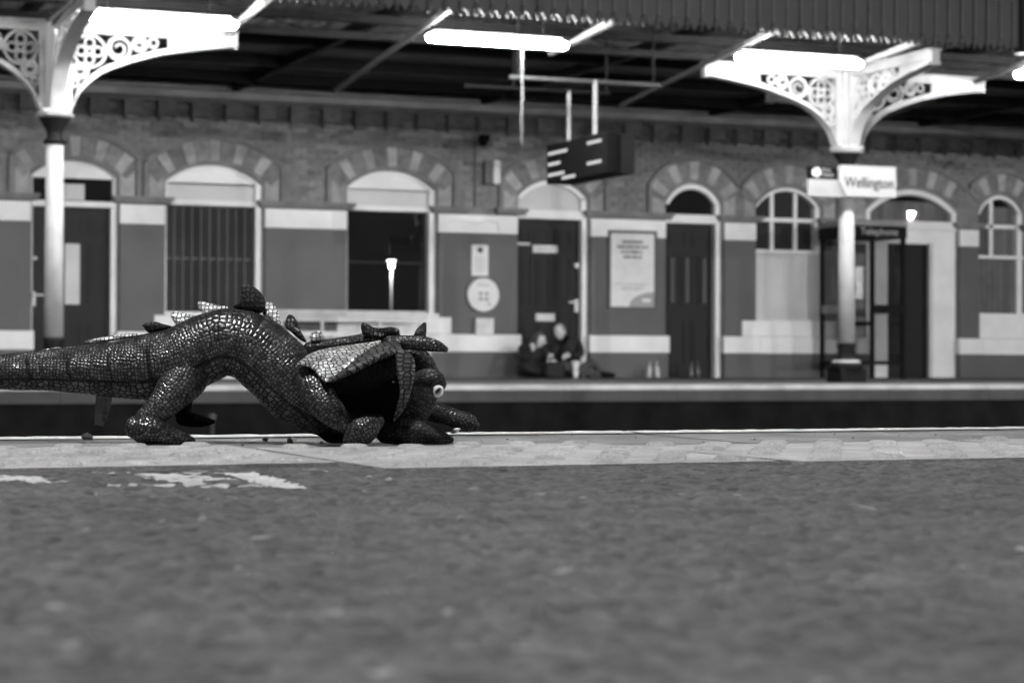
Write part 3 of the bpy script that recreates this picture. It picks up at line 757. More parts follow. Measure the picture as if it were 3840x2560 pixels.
YPn = 28.35
# person with shaven head, side-sitting, bent towards the other
PB = empty('person', (12.17, YPn, ZP), 'person with shaved head in black jacket sitting bent over, leg folded out sideways', 'person')
J = [(.12, .05, .13, .15), (.09, .03, .30, .16), (.01, -.02, .46, .165), (-.06, -.05, .55, .10), (-.10, -.07, .59, .055),
     (.18, -.06, .50, .075), (.16, -.22, .34, .06), (-.02, -.30, .32, .045),      # near arm
     (-.10, .04, .50, .075), (-.22, -.08, .38, .055), (-.26, -.18, .33, .042)]
E_ = [(0, 1), (1, 2), (2, 3), (3, 4), (2, 5), (5, 6), (6, 7), (2, 8), (8, 9), (9, 10)]
skin_body('jacket', J, E_, CLOTH, PB)
skin_body('trousers', [(.12, .02, .12, .13), (.0, -.14, .15, .085), (-.20, -.26, .20, .07), (-.02, -.30, .12, .06), (.26, -.30, .07, .052), (.44, -.30, .06, .042),
                       (.26, -.02, .12, .085), (.42, -.05, .24, .068), (.52, -.02, .10, .05)], [(0, 1), (1, 2), (2, 3), (3, 4), (4, 5), (0, 6), (6, 7), (7, 8)], CLOTH2, PB)
for (a, b, c_) in (((.44, -.30, .06), (.56, -.33, .045), (.64, -.35, .04)), ((.52, -.02, .09), (.56, -.1, .045), (.60, -.18, .035))):
    skin_body('shoe', [(*a, .045), (*b, .045), (*c_, .034)], [(0, 1), (1, 2)], BLACK, PB)
head(PB, (-.15, -.14, .665), (-.8, -.5, -.2), HAIRF, False, .25)
hand(PB, (-.04, -.30, .32), (-1, -.1, 0)); hand(PB, (-.26, -.18, .33), (-.6, -.3, -.3))
PA = empty('person', (11.64, YPn, ZP), 'person with dark hair in black clothes huddled cross-legged against the door', 'person')
J = [(.0, .08, .13, .15), (.0, .06, .28, .15), (.01, .02, .42, .15), (.05, -.03, .48, .085), (.08, -.06, .50, .05),
     (-.15, -.02, .42, .065), (-.20, -.2, .27, .055), (-.10, -.28, .38, .04),
     (.16, -.02, .42, .065), (.22, -.2, .24, .055), (.10, -.32, .25, .042)]
skin_body('jacket', J, E_, CLOTH, PA)
skin_body('trousers', [(.0, .04, .12, .13), (-.18, -.16, .17, .085), (-.22, -.3, .16, .07), (.0, -.36, .08, .055), (.12, -.36, .06, .045),
                       (.18, -.14, .15, .085), (.24, -.28, .13, .065), (.02, -.40, .06, .05)], [(0, 1), (1, 2), (2, 3), (3, 4), (0, 5), (5, 6), (6, 7)], CLOTH, PA)
skin_body('shoe', [(.12, -.36, .06, .045), (.2, -.38, .05, .042), (.26, -.39, .04, .03)], [(0, 1), (1, 2)], BLACK, PA)
skin_body('shoe', [(.02, -.40, .06, .045), (-.06, -.42, .05, .042), (-.12, -.43, .04, .03)], [(0, 1), (1, 2)], BLACK, PA)
head(PA, (.06, -.13, .545), (.75, -.6, -.2), HAIR, True, .3)
hand(PA, (-.10, -.28, .38), (.05, .1, 1)); hand(PA, (.10, -.32, .25), (.8, -.2, -.1))
Bg = empty('bag', (11.78, 27.82, ZP), 'soft black bag standing on the platform before the huddled person', 'bag')
mb = MB(); mb.box(-.16, .13, -.1, .1, 0, .23); ob = mb.build('body', CLOTH, Bg, bevel=.05, seg=3)
MB().tube([(-.08, 0, .22), (-.06, 0, .29), (.03, 0, .29), (.05, 0, .22)], .012, 6).build('strap', BLACK, Bg)
Cu = empty('cup', (12.05, 27.7, ZP), 'white takeaway cup on the platform between the two seated people', 'cup')
MB().lathe([(.035, 0), (.045, .1), (.03, .105), (.04, .13), (.062, .22), (.05, .235)], 0, 0, 16).build('cup_body', PAPER, Cu, True)
MB().lathe([(.065, .21), (.068, .225), (.05, .245)], 0, 0, 16).build('lid', PAPER, Cu, True)
def bottle(x, y, lab, mat, lean):
    o = MB().lathe([(.034, 0), (.038, .02), (.038, .13), (.014, .18), (.013, .235), (.016, .24), (.012, .25)], 0, 0, 14).build('bottle', mat, None, True)
    o.location = (x, y, ZP); o.rotation_euler = (0, lean, 0); tag(o, lab, 'bottle', 'small bottles left on the far platform')
BT1 = gm('pale_bottle', .42, .2, .5, 30); BT2 = gm('dull_bottle', .07, .2, .5, 30)
bottle(13.58, 28.5, 'pale bottle below the poster, nearer the seated people', BT1, .06); bottle(13.70, 28.46, 'pale bottle below the poster, nearer the black door', BT1, -.06)
bottle(14.32, 28.6, 'dull bottle at the foot of the black door, nearer the poster', BT2, .03); bottle(14.44, 28.6, 'dull bottle at the foot of the black door, nearer its white frame', BT2, -.03)

# ------------------------------------------------------------------ telephone kiosk
K = empty('telephone_kiosk', (16.45, 27.55, ZP), 'dark framed glass telephone kiosk partly behind the sign column', 'telephone kiosk')
KW, KD, KH = .93, .93, 2.36
KF = gm('kiosk_frame', .004, .6, .2, 6, spec=.15); KG = gm('kiosk_grey', .24, .5, .2, 4)
for (px_, py_) in ((0, 0), (KW-.05, 0), (0, KD-.05), (KW-.05, KD-.05)):
    box('post', KF, K, px_, px_+.06, py_, py_+.06, 0, 2.1)
R_ = MB().box(-.02, KW+.02, -.02, KD+.02, 2.1, 2.27).build('roof', KF, K, bevel=.01)
box('roof_cap', KG, R_, -.03, KW+.03, -.03, KD+.03, 2.272, KH, .02)
text('header_lettering', 'Telephone', gm('sign_grey', .4, .5), R_, (KW/2, -.024, 2.185), .15, align='CENTER')
for (x0, x1, y0, y1, nm) in ((.05, KW-.05, .02, .03, 'front'), (.05, KW-.05, KD-.03, KD-.02, 'back')):
    box('pane', GLASST, K, x0, x1, y0, y1, .26, 2.1)
    box('rail', KF, K, x0, x1, y0-.015, y1+.015, .20, .26)
for x0 in (.02, KW-.03):
    box('pane', GLASST, K, x0, x0+.01, .05, KD-.05, .26, 2.1); box('rail', KF, K, x0-.015, x0+.025, .05, KD-.05, .20, .26)
    box('rail', KG, K, x0-.015, x0+.025, .05, KD-.05, .98, 1.10)
box('rail', KF, K, .36, KW-.06, -.02, .018, .98, 1.10); box('door_stile', KF, K, .34, .39, .0, .018, .26, 2.1)
MB().box(.34, .66, .70, .86, .62, 1.9).build('phone_panel', KG, K, bevel=.02)
MB().box(.36, .62, .62, .70, 1.2, 1.7).build('phone', STEEL, K, bevel=.01); MB().tube([(.4, .60, 1.28), (.39, .56, 1.36), (.4, .60, 1.46)], .022, 8).build('handset', BLACK, K)
box('shelf', KF, K, .34, .66, .55, .70, .80, .86)
box('pipe_stub', WHITE, K, .50, .62, KD+.01, KD+.04, 0, .2)

# ------------------------------------------------------------------ canopy columns
YC = 21.7
CURVE = [(.13, 2.585), (.17, 2.66), (.246, 2.82), (.435, 3.0), (.69, 3.12), (1.065, 3.24), (1.44, 3.31), (1.86, 3.37)]
def crs(pts, n):
    out = []
    for i in range(len(pts)-1):
        p0 = pts[max(i-1, 0)]; p1 = pts[i]; p2 = pts[i+1]; p3 = pts[min(i+2, len(pts)-1)]
        for k in range(n):
            t = k/n
            out.append(tuple(.5*((2*b)+(-a+c)*t+(2*a-5*b+4*c-d)*t*t+(-a+3*b-3*c+d)*t**3) for a, b, c, d in zip(p0, p1, p2, p3)))
    out.append(tuple(pts[-1])); return out
def bracket(parent, ang, mat):
    C2 = crs(CURVE, 5); mb = MB(); ZB = 3.52
    for (a, za), (b, zb) in zip(C2[:-1], C2[1:]):
        ta = .05; mb.prism([(a, za), (b, zb), (b, zb+ta), (a, za+ta)], -.03, .03)
        mb.prism([(a, za-.012), (b, zb-.012), (b, zb+.012), (a, za+.012)], -.075, .075)
    mb.box(.1, 1.86, -.03, .03, ZB-.105, ZB-.02); mb.box(.1, 1.88, -.075, .075, ZB-.02, ZB); mb.box(1.84, 1.875, -.05, .05, 3.34, ZB-.02)
    mb.box(.09, .165, -.05, .05, 2.6, ZB-.02)
    mb.prism([(1.15, 3.30), (1.85, 3.40), (1.85, ZB-.1), (1.15, ZB-.1)], -.012, .012)
    br = mb.build('bracket', mat, parent); br.rotation_euler = (0, 0, ang)
    def ring(cx, cz, R, r, a0=0, a1=2*PI, n=20, cl=True):
        return [(cx+R*math.cos(a0+(a1-a0)*k/n), 0, cz+R*math.sin(a0+(a1-a0)*k/n)) for k in range(n if cl else n+1)]
    for (cx, cz, R) in ((.345, 3.235, .165), (.645, 3.28, .115), (.86, 3.335, .07), (1.0, 3.355, .045), (.255, 3.03, .075), (.2, 2.90, .035)):
        m2 = MB().tube(ring(cx, cz, R, 0), .017, 6, True)
        if R > .15:
            for q in range(4):
                m2.tube(ring(cx+.085*math.cos(q*PI/2), cz+.085*math.sin(q*PI/2), .048, 0, n=12), .013, 6, True)
            m2.tube(ring(cx, cz, .035, 0, n=10), .014, 6, True)
        elif R > .06:
            pts = [(cx+R*(1-.72*k/22)*math.cos(k*.42), 0, cz+R*(1-.72*k/22)*math.sin(k*.42)) for k in range(23)]
            m2.tube(pts, .014, 6)
        s = m2.build('scroll', mat, br, True)
    return br
def column(x, label, shade):
    T = empty('canopy_column', (x, YC, 0), label, 'column', 'cast iron columns carrying the canopy')
    MB().lathe([(.098, .32), (.095, 1.2), (.087, 2.28)], 0, 0, 24).build('shaft', IRONW, T, True)
    MB().lathe([(.09, 2.27), (.12, 2.29), (.12, 2.31), (.09, 2.33), (.075, 2.36), (.09, 2.42), (.15, 2.52), (.17, 2.545)], 0, 0, 24).build('capital', IROND, T, True)
    MB().lathe([(.17, 2.54), (.19, 2.555), (.19, 2.575), (.165, 2.59)], 0, 0, 24).build('collar', IRONG, T, True)
    MB().box(-.15, .15, -.15, .15, 2.588, 2.62).box(-.1, .1, -.1, .1, 2.60, 3.50).build('bracket_block', IRONW, T, bevel=.01)
    MB().lathe([(.20, .02), (.2, .06), (.17, .1), (.14, .14), (.11, .17), (.105, .2), (.1, .26), (.11, .3), (.1, .33)], 0, 0, 24).build('base', IROND, T, True)
    MB().lathe([(.17, .08), (.17, .11), (.12, .155)], 0, 0, 24).build('base_ring', IRONW, T, True)
    box('footing', IROND, T, -.17, .17, -.17, .17, ZP, .03, .01)
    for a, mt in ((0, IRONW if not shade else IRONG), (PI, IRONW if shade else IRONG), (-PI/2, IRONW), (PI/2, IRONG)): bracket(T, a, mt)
    return T
column(3.70, 'white iron canopy column in front of the left panelled door', False)
column(12.89, 'white iron canopy column carrying the station name sign', True)

# ------------------------------------------------------------------ canopy
CN = empty('platform_canopy', (0, 0, 0), 'dark platform canopy with lattice girder and hanging dagger-board valance', 'canopy')
XA, XB = -2, 26
def beam(name, y, z0, z1, t=.06, mat=IROND): return box(name, mat, CN, XA, XB, y-t, y+t, z0, z1)
beam('girder_chord', YC, 3.525, 3.60); beam('girder_chord', YC, 3.70, 3.79)
x = XA
while x < XB:
    for s in (0, 1):
        p = [(x+s*.62, YC, 3.60), (x+.31+s*.62, YC, 3.71)] if True else 0
    for (xa, xb) in ((x, x+.5), (x+1.0, x+.5)):
        MB().prism([(xa-.03, 3.598), (xa+.03, 3.598), (xb+.03, 3.702), (xb-.03, 3.702)], YC-.02, YC+.02).build('girder_lattice', IROND, CN)
    x += 1.84
# roof: boards over the back, corrugated sheet in the lit strip
mb = MB(); vs = []; fs = []; n = 0
x = XA; prof = []
while x < XB: prof.append((x, 3.99)); prof.append((x+.05, 4.03)); prof.append((x+.10, 4.03)); prof.append((x+.15, 3.99)); x += .2
for (xx, zz) in prof: vs += [(xx, 19.9, zz+.14), (xx, 24.6, zz)]
fs = [(2*k, 2*k+2, 2*k+3, 2*k+1) for k in range(len(prof)-1)]
mb.add(vs, fs).build('roof_sheet', SHEET, CN)
k = 0; y = 24.5
while y < YF:
    box('roof_board', ROOF, CN, XA, XB, y, y+.243, 3.985-k*.0015, 4.02); y += .25; k += 1
for (y, z) in ((24.45, 3.93), (26.2, 3.93), (27.6, 3.9)): beam('purlin', y, z-.10, z+.04, .04)
beam('front_beam', 20.12, 3.66, 3.86, .05)
for k in range(7):
    xr = 7.33+3.66*(k-2)
    MB().prism([(19.98, 3.60), (19.98, 3.66), (23.9, 3.275), (23.9, 3.235)], -.022, .022).build('tie_bar', GREYP, CN).matrix_basis = Matrix.Translation((xr, 0, 0)) @ Matrix.Rotation(PI/2, 4, 'Z')
    MB().prism([(19.98, 3.575), (19.98, 3.64), (21.66, 3.50), (21.66, 3.47)], -.03, .03).build('short_strut', IRONW, CN).matrix_basis = Matrix.Translation((xr+1.78, 0, 0)) @ Matrix.Rotation(PI/2, 4, 'Z')
    MB().tube([(xr, 23.9, 3.25), (xr, 28.7, 3.95)], .02, 6).build('tie_rod', IROND, CN)
    box('rafter', IROND, CN, xr-.04, xr+.04, 20.2, YF-.3, 3.80, 3.93)
# valance boards, pointed ends
VBW = .168
vb = MB().prism([(0, .0), (.02, -.035), (.05, -.06), (VBW/2, -.11), (VBW-.05, -.06), (VBW-.024, -.035), (VBW-.006, 0), (VBW-.006, .95), (0, .95)], -.012, .012).build('valance_board', VALB, CN); vme = vb.data; bpy.data.objects.remove(vb)
vs_ = MB().box(-.012, .012, -.03, -.013, .02, .95).lathe([(.012, -.10), (.03, -.05), (.03, .0), (.014, .04)], 0, -.01, 8).build('valance_bead', VALS, CN); vsm = vs_.data; bpy.data.objects.remove(vs_)
x = 1.2; k = 0
while x < 24:
    if not (14.05 < x < 14.5):
        o = inst(vme, 'valance_board', CN, (x, 19.95+random.uniform(-.004, .004), 3.67+random.uniform(-.006, .006)))
        if True: inst(vsm, 'valance_bead', CN, (x-.003, 19.95, 3.66))
    x += VBW; k += 1
box('valance_post', IROND, CN, 14.05, 14.45, 19.9, 20.05, 3.55, 4.8)
box('valance_rail', IROND, CN, XA, XB, 19.915, 19.935, 4.45, 4.55)

# ------------------------------------------------------------------ fluorescent lamps
def lamp(x, label):
    T = empty('fluorescent_lamp', (x, 20.35, 3.385), label, 'lamp', 'fluorescent canopy lamps')
    n = 12; poly = []
    for k in range(n+1): t = 2*PI*k/n; poly.append((-.07*math.cos(t), -(.055 if t < PI else .03)*math.sin(t)))
    mb = MB(); vs = []; fs = []; ss = [(-.775, .25), (-.76, .75), (-.735, 1), (.735, 1), (.76, .75), (.775, .25)]
    m = len(poly)
    for (xx, s) in ss: vs += [(xx, a*s, b*s) for a, b in poly]
    for i in range(len(ss)-1): fs += [(i*m+k, i*m+k+1, (i+1)*m+k+1, (i+1)*m+k) for k in range(m-1)]
    fs += [tuple(range(m)), tuple((len(ss)-1)*m+k for k in range(m-1, -1, -1))]
    mb.add(vs, fs).build('diffuser', TUBE, T, True)
    MB().prism([(-.74, .025), (.74, .025), (.70, .07), (-.70, .07)], -.025, .025).build('housing', LAMPW, T)
    for sx in (-.5, .5): MB().tube([(sx, 0, .06), (sx, 0, .62)], .012, 6).build('hanger', IROND, T)
    return T
for x, lb in ((.90, 'lit fluorescent lamp off the left edge of the canopy'), (4.46, 'lit fluorescent lamp just right of the left column'), (7.975, 'lit fluorescent lamp above the hanging cable near the picture centre'),
              (11.50, 'lit fluorescent lamp next to the column with the name sign'), (15.07, 'lit fluorescent lamp cut off at the right edge')): lamp(x, lb)

# ------------------------------------------------------------------ departure display, cable
DP = empty('departure_display', (9.3, 21.4, 2.32), 'black hanging departure display with rows of lit text', 'display board')
bd = MB().box(0, .16, -.82, .82, -.22, .22).build('casing', BLACK, DP, bevel=.01)
box('rear_screen', gm('rear_casing', .012, .7, spec=.2), DP, .165, .33, -.83, .80, -.22, .20)
LED = emit('display_text', .085, base=.01)
tb = MB(); rr = random.Random(5)
def led(y0, y1, z):         # y decreasing = nearer
    y = y0
    while y > y1:
        wd = rr.uniform(.03, .045); tb.box(-.006, -.002, max(y-wd, y1), y, z-.016, z+.016); y -= wd+.008
for a_ in ((.76, .22, .115), (.76, .42, -.005), (.76, .30, -.125), (-.33, -.70, .135), (-.33, -.70, -.085), (.36, .0, -.185)):
    tb = MB(); led(*a_); tb.build('text_row', LED, DP)
MB().tube([(.1, -.3, .22), (.1, -.3, .83)], .026, 10).build('pole', gm('grey_pole', .3, .5), DP); MB().tube([(.1, .42, .22), (.1, .42, .80)], .022, 10).build('pole', bpy.data.materials['grey_pole'], DP)
MB().tube([(-.9, -.3, .81), (.88, -.3, .81)], .022, 8).build('support_tube', gm('dull_tube', .06, .5), DP); MB().tube([(-1.15, .42, .79), (.6, .42, .79)], .02, 8).build('support_tube', IROND, DP)
for sx in (-.8, .8): MB().tube([(sx, -.3, .81), (sx, -.3, 1.6)], .012, 6).tube([(sx*.7, .42, .79), (sx*.7, .42, 1.6)], .012, 6).build('drop_rod', IROND, DP)
HC = MB().tube([(8.245, 20.35, 3.33), (8.245, 20.35, 2.91), (8.25, 20.35, 2.81), (8.245, 20.35, 2.72), (8.241, 20.35, 2.62), (8.245, 20.35, 2.33)], [.012, .012, .018, .014, .018, .010], 8).build('hanging_cable', gm('grey_cable', .2, .5))
tag(HC, 'thin pale cable hanging straight down from the centre lamp', 'cable')

# ------------------------------------------------------------------ station name sign
S = empty('station_sign', (12.84, 21.52, 2.2), 'white Wellington station name sign fixed to the right column', 'sign')
SX0, SX1 = -.575, .575
MB().prism([(SX0, .015), (SX0, .16), (-.20, .16), (-.155, .06), (-.155, .015)], -.02, .02).build('operator_panel', gm('dark_sign_panel', .006, .7, .1, 5, spec=.1), S)
MB().prism([(SX0, .010), (-.10, .010), (-.06, -.185), (SX0, -.185)], -.02, .02).build('note_panel', gm('pale_sign_panel', .3, .4, .04, 5), S)
MB().prism([(-.185, .10), (-.15, .185), (SX1, .185), (SX1, -.175), (-.09, -.175), (-.185, .0)], -.05, .03).build('name_panel', gm('name_panel_white', .4, .5, .04, 5), S)
text('name_lettering', 'Wellington', gm('sign_ink', .02, .7, spec=.1), S, (.215, -.054, -.015), .175, align='CENTER', sx=.84)
lg = MB()
lg.tube([(-.47, -.021, .09), (-.47, -.025, .09)], .058, 24); lgo = lg.build('logo_disc', PAPER, S)
box('logo_stroke', BLACK, lgo, -.49, -.475, -.029, -.026, .04, .14).rotation_euler = (0, 0, 0)
MB().prism([(-.505, .13), (-.495, .135), (-.43, .05), (-.44, .045)], -.032, -.027).build('logo_stroke', BLACK, lgo)
text('operator_lettering', 'West', INKL, S, (-.395, -.023, .12), .05); text('operator_lettering', 'Midlands', INKL, S, (-.395, -.023, .065), .05, sx=.85)
tb = MB()
for k in range(6): tb.box(-.50+k*.042, -.468+k*.042, -.024, -.021, -.10, -.08)
for k in range(6): tb.box(-.50+k*.042, -.468+k*.042, -.024, -.021, -.14, -.12)
tb.build('note_lettering', INKL, S)
MB().box(-.06, .12, .03, .12, -.1, -.06).box(-.06, .12, .03, .12, .06, .1).build('clamp', STEEL, S)

# ------------------------------------------------------------------ lamp posts of the near platform
def post(x, y, k, mat, lab, grp):
    T = empty('lamp_post', (x, y, 0), lab, 'lamp post', grp)
    z0 = -1.05 if y < -7 else -.012
    MB().lathe([(.07, z0), (.07, .8), (.05, .85), (.038, 4.2)], 0, 0, 14).build('pole', GREYP, T, True)
    MB().lathe([(.04*k, 4.38-.2*(k > 1)), (.07*k, 4.40-.2*(k > 1)), (.15*k, 4.44-.15*(k > 1)), (.175*k, 4.49-.1*(k > 1)), (.175*k, 4.53)], 0, 0, 24).build('diffuser', HEADM, T, True)
    MB().lathe([(.19*k, 4.525), (.185*k, 4.56), (.12*k, 4.60), (.03*k, 4.62)], 0, 0, 24).build('lamp_cap', IROND, T, True)
    ld = bpy.data.lights.new('lamp_light', 'POINT'); ld.energy = mat; ld.shadow_soft_size = .07
    lo = bpy.data.objects.new('lamp_light', ld); COL.objects.link(lo); lo.parent = T; lo.location = (0, 0, 4.29)
for k, x in enumerate((-.95, 9.8, 20.55)):
    post(x, .9, 1., LAMP_NEAR, ('near platform lamp post off the left edge', 'near platform lamp post off the right edge', 'third lamp post along the near platform')[k], 'lamp posts on the near platform')
for k, x in enumerate((-5., 12.3, 29.6, 46.9)):  # first two are added to light the far wall, no such lamps seen
    post(x, -30., 1.0, LAMP_YARD, ('added yard lamp far behind the camera to light the far wall, first of the row', 'added yard lamp far behind the camera to light the far wall, second of the row', 'yard lamp post reflected in the dark window', 'yard lamp post reflected in the blind-covered fanlight')[k], 'yard lamp posts behind the near platform')

# ------------------------------------------------------------------ the plush dragon
def scale_mat(name, cell, foil=.30, dark=.010, bright=.55, rnd=.9, rough=.36, aspect=1., belly=None, big=None, metal=.75, gap=.06):
    m = bpy.data.materials.new(name); nt, b = nodes(m); L = nt.links.new
    uv = nt.nodes.new('ShaderNodeUVMap'); uv.uv_map = 'UVMap'
    def vor(c, asp, r, feat):
        mp = nt.nodes.new('ShaderNodeMapping'); mp.inputs['Scale'].default_value = (1/(c*asp), 1/c, 1); L(uv.outputs[0], mp.inputs[0])
        v = nt.nodes.new('ShaderNodeTexVoronoi'); v.voronoi_dimensions = '2D'; v.feature = feat; v.inputs['Scale'].default_value = 1; v.inputs['Randomness'].default_value = r
        L(mp.outputs[0], v.inputs['Vector']); return v
    def at(nm):
        a = nt.nodes.new('ShaderNodeAttribute'); a.attribute_name = nm; return a.outputs['Fac']
    def mixf(f, a, c):
        x = nt.nodes.new('ShaderNodeMix'); x.data_type = 'FLOAT'; L(f, x.inputs[0]); L(a, x.inputs[2]); L(c, x.inputs[3]); return x.outputs[0]
    def pat(c, asp, r):
        e = vor(c, asp, r, 'DISTANCE_TO_EDGE').outputs['Distance']; f = vor(c, asp, r, 'F1')
        s = nt.nodes.new('ShaderNodeSeparateColor'); L(f.outputs['Color'], s.inputs[0]); return e, s.outputs[0]
    e, c = pat(cell, aspect, rnd*.7)
    if belly: e2, c2 = pat(belly, 1.1, .8); e = mixf(at('belly'), e, e2); c = mixf(at('belly'), c, c2)
    if big: e3, c3 = pat(big, .62, .55); e = mixf(at('big'), e, e3); c = mixf(at('big'), c, c3)
    def mr(x, a, b_, o0, o1, smooth=True):
        n = nt.nodes.new('ShaderNodeMapRange'); n.interpolation_type = 'SMOOTHSTEP' if smooth else 'LINEAR'
        for i, v in zip((1, 2, 3, 4), (a, b_, o0, o1)): n.inputs[i].default_value = v
        L(x, n.inputs[0]); return n.outputs[0]
    def mul(a, c_):
        n = nt.nodes.new('ShaderNodeMath'); n.operation = 'MULTIPLY'; L(a, n.inputs[0])
        if isinstance(c_, float): n.inputs[1].default_value = c_
        else: L(c_, n.inputs[1])
        return n.outputs[0]
    mask = mr(e, gap, gap+.10, 0, 1)
    wn = nt.nodes.new('ShaderNodeTexNoise'); wn.inputs['Scale'].default_value = 38; wn.inputs['Detail'].default_value = 3
    geo = nt.nodes.new('ShaderNodeNewGeometry'); L(geo.outputs['Position'], wn.inputs['Vector'])
    mask = mul(mask, mr(wn.outputs['Fac'], .28, .55, .45, 1))
    inv = nt.nodes.new('ShaderNodeMath'); inv.operation = 'SUBTRACT'; inv.inputs[0].default_value = 1; L(at('stripe'), inv.inputs[1])
    mask = mul(mask, inv.outputs[0])
    tone = mr(c, 0, 1, foil*(1-bright), foil*(1+bright), False)
    col = nt.nodes.new('ShaderNodeMix'); col.data_type = 'FLOAT'; L(mask, col.inputs[0]); col.inputs[2].default_value = dark; L(tone, col.inputs[3])
    L(col.outputs[0], b.inputs['Base Color'])
    L(mul(mask, metal), b.inputs['Metallic'])
    L(mr(mask, 0, 1, .9, rough), b.inputs['Roughness'])
    b.inputs['Specular IOR Level'].default_value = .3
    bp = nt.nodes.new('ShaderNodeBump'); bp.inputs['Strength'].default_value = .45; bp.inputs['Distance'].default_value = .0011
    ce = mr(e, 0, .45, 0, 1); fn = nt.nodes.new('ShaderNodeTexNoise'); fn.inputs['Scale'].default_value = 900; L(geo.outputs['Position'], fn.inputs['Vector'])
    ad = nt.nodes.new('ShaderNodeMath'); L(ce, ad.inputs[0]); L(mul(fn.outputs['Fac'], .35), ad.inputs[1])
    L(ad.outputs[0], bp.inputs['Height']); L(bp.outputs[0], b.inputs['Normal'])
    return m
SCB = scale_mat('scaled_plush_body', .0036, .12, .004, belly=.0056, big=.0066, metal=.93, rough=.33)
SCL = scale_mat('scaled_plush_limb', .0037, .135, .004, metal=.93, rough=.33)
SCF = scale_mat('lamplit_scale_foil', .0042, .8, .02, .3, .55, .42, metal=.35)  # lamp-facing brightness of the fins put into the foil colour
SCH = scale_mat('lamplit_frill_foil', .0048, .75, .012, .4, .95, .40, metal=.5)  # frill wing's lamplit brightness raised in the foil colour
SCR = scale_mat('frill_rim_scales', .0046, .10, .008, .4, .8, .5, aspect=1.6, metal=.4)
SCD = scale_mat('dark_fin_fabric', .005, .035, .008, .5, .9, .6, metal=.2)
PLB = gm('shaded_black_plush', .006, .95, .3, 60, .5, 300, spec=.15)  # black fabric, its colour also standing for shadow inside frill and under body
PXM = 1/3540.
DR = empty('plush_dragon', (.5691, 2.1899, 0), 'scaly dark plush dragon toy crouching head down on the near platform edge', 'plush toy')
DR.rotation_euler = (0, 0, -TH)
def L3(p): return Vector(((p[0]-900)*PXM, p[2] if len(p) > 2 else 0., (1662-p[1])*PXM))
def finish(name, vs, fs, uvs, attrs, mat, parent, sub=0):
    me = bpy.data.meshes.new(name); me.from_pydata(vs, [], fs); me.update()
    ul = me.uv_layers.new(name='UVMap')
    for p in me.polygons:
        us = [uvs[v] for v in p.vertices]
        for li, u in zip(p.loop_indices, us): ul.data[li].uv = u
    for an in ('belly', 'big', 'stripe'):
        a = me.attributes.new(an, 'FLOAT', 'POINT'); a.data.foreach_set('value', attrs.get(an, [0.]*len(vs)))
    me.materials.append(mat); me.polygons.foreach_set('use_smooth', [True]*len(fs))
    o = bpy.data.objects.new(name, me); COL.objects.link(o); o.parent = parent
    return o
def loft(name, pts, mat, parent, depth=.92, seg=36, dens=8, wob=.02, fn=None, seed=0):
    """pts: (px, py, w, r_px[, depthfactor])"""
    P = [(*L3(p[:3]), p[3]*PXM, (p[4] if len(p) > 4 else depth)) for p in pts]
    Q = crs(P, dens); n = len(Q); vs = []; uvs = []; at = dict(belly=[], big=[], stripe=[])
    # rounded end caps
    rng = random.Random(seed+len(pts)); ph = [rng.uniform(0, 6) for _ in range(6)]
    s = 0; ref = None; rmean = sum(q[3] for q in Q)/n
    caps = [(-.95, .30), (-.80, .6), (-.5, .866), (-.2, .98)]
    rings = []
    c0 = Vector(Q[0][:3]); t0 = (Vector(Q[1][:3])-c0).normalized()
    for a, r in caps: rings.append((c0+t0*a*Q[0][3]*.9, t0, Q[0][3]*r, Q[0][4]))
    for i, q in enumerate(Q):
        t = (Vector(Q[min(i+1, n-1)][:3])-Vector(Q[max(i-1, 0)][:3])).normalized(); rings.append((Vector(q[:3]), t, q[3], q[4]))
    c1 = Vector(Q[-1][:3]); t1 = (c1-Vector(Q[-2][:3])).normalized()
    for a, r in reversed(caps): rings.append((c1-t1*a*Q[-1][3]*.9, t1, Q[-1][3]*r, Q[-1][4]))
    pc = rings[0][0]; yv = Vector((0, 1, 0))
    for c, t, r, d in rings:
        s += (c-pc).length; pc = c
        nrm = t.cross(yv); 
        if nrm.length < .2: nrm = t.cross(Vector((1, 0, 0)))
        nrm.normalize(); nrm = -nrm if nrm.z < -1e-3 and ref is None else nrm
        if ref is not None and nrm.dot(ref) < 0: nrm = -nrm
        ref = nrm; bn = t.cross(nrm).normalized()
        for k in range(seg+1):
            a = 2*PI*k/seg
            wv = 1+wob*(math.sin(3*a+s*60+ph[0])+.7*math.sin(2*a-s*95+ph[1])+.5*math.sin(5*a+s*140+ph[2]))
            p = c+(nrm*math.cos(a)+bn*math.sin(a)*d)*r*wv
            vs.append(p); uvs.append((s, (a-PI)*(.45*r+.55*rmean)))
            av = fn(p, a, s) if fn else (0, 0, 0)
            at['belly'].append(av[0]); at['big'].append(av[1]); at['stripe'].append(av[2])
    m = seg+1; N = len(rings)
    fs = [(i*m+k, i*m+k+1, (i+1)*m+k+1, (i+1)*m+k) for i in range(N-1) for k in range(seg)]
    vs = [tuple(v) for v in vs]
    return finish(name, vs, fs, uvs, at, mat, parent)
def sstep(a, b, x): t = max(0, min(1, (x-a)/(b-a))); return t*t*(3-2*t)
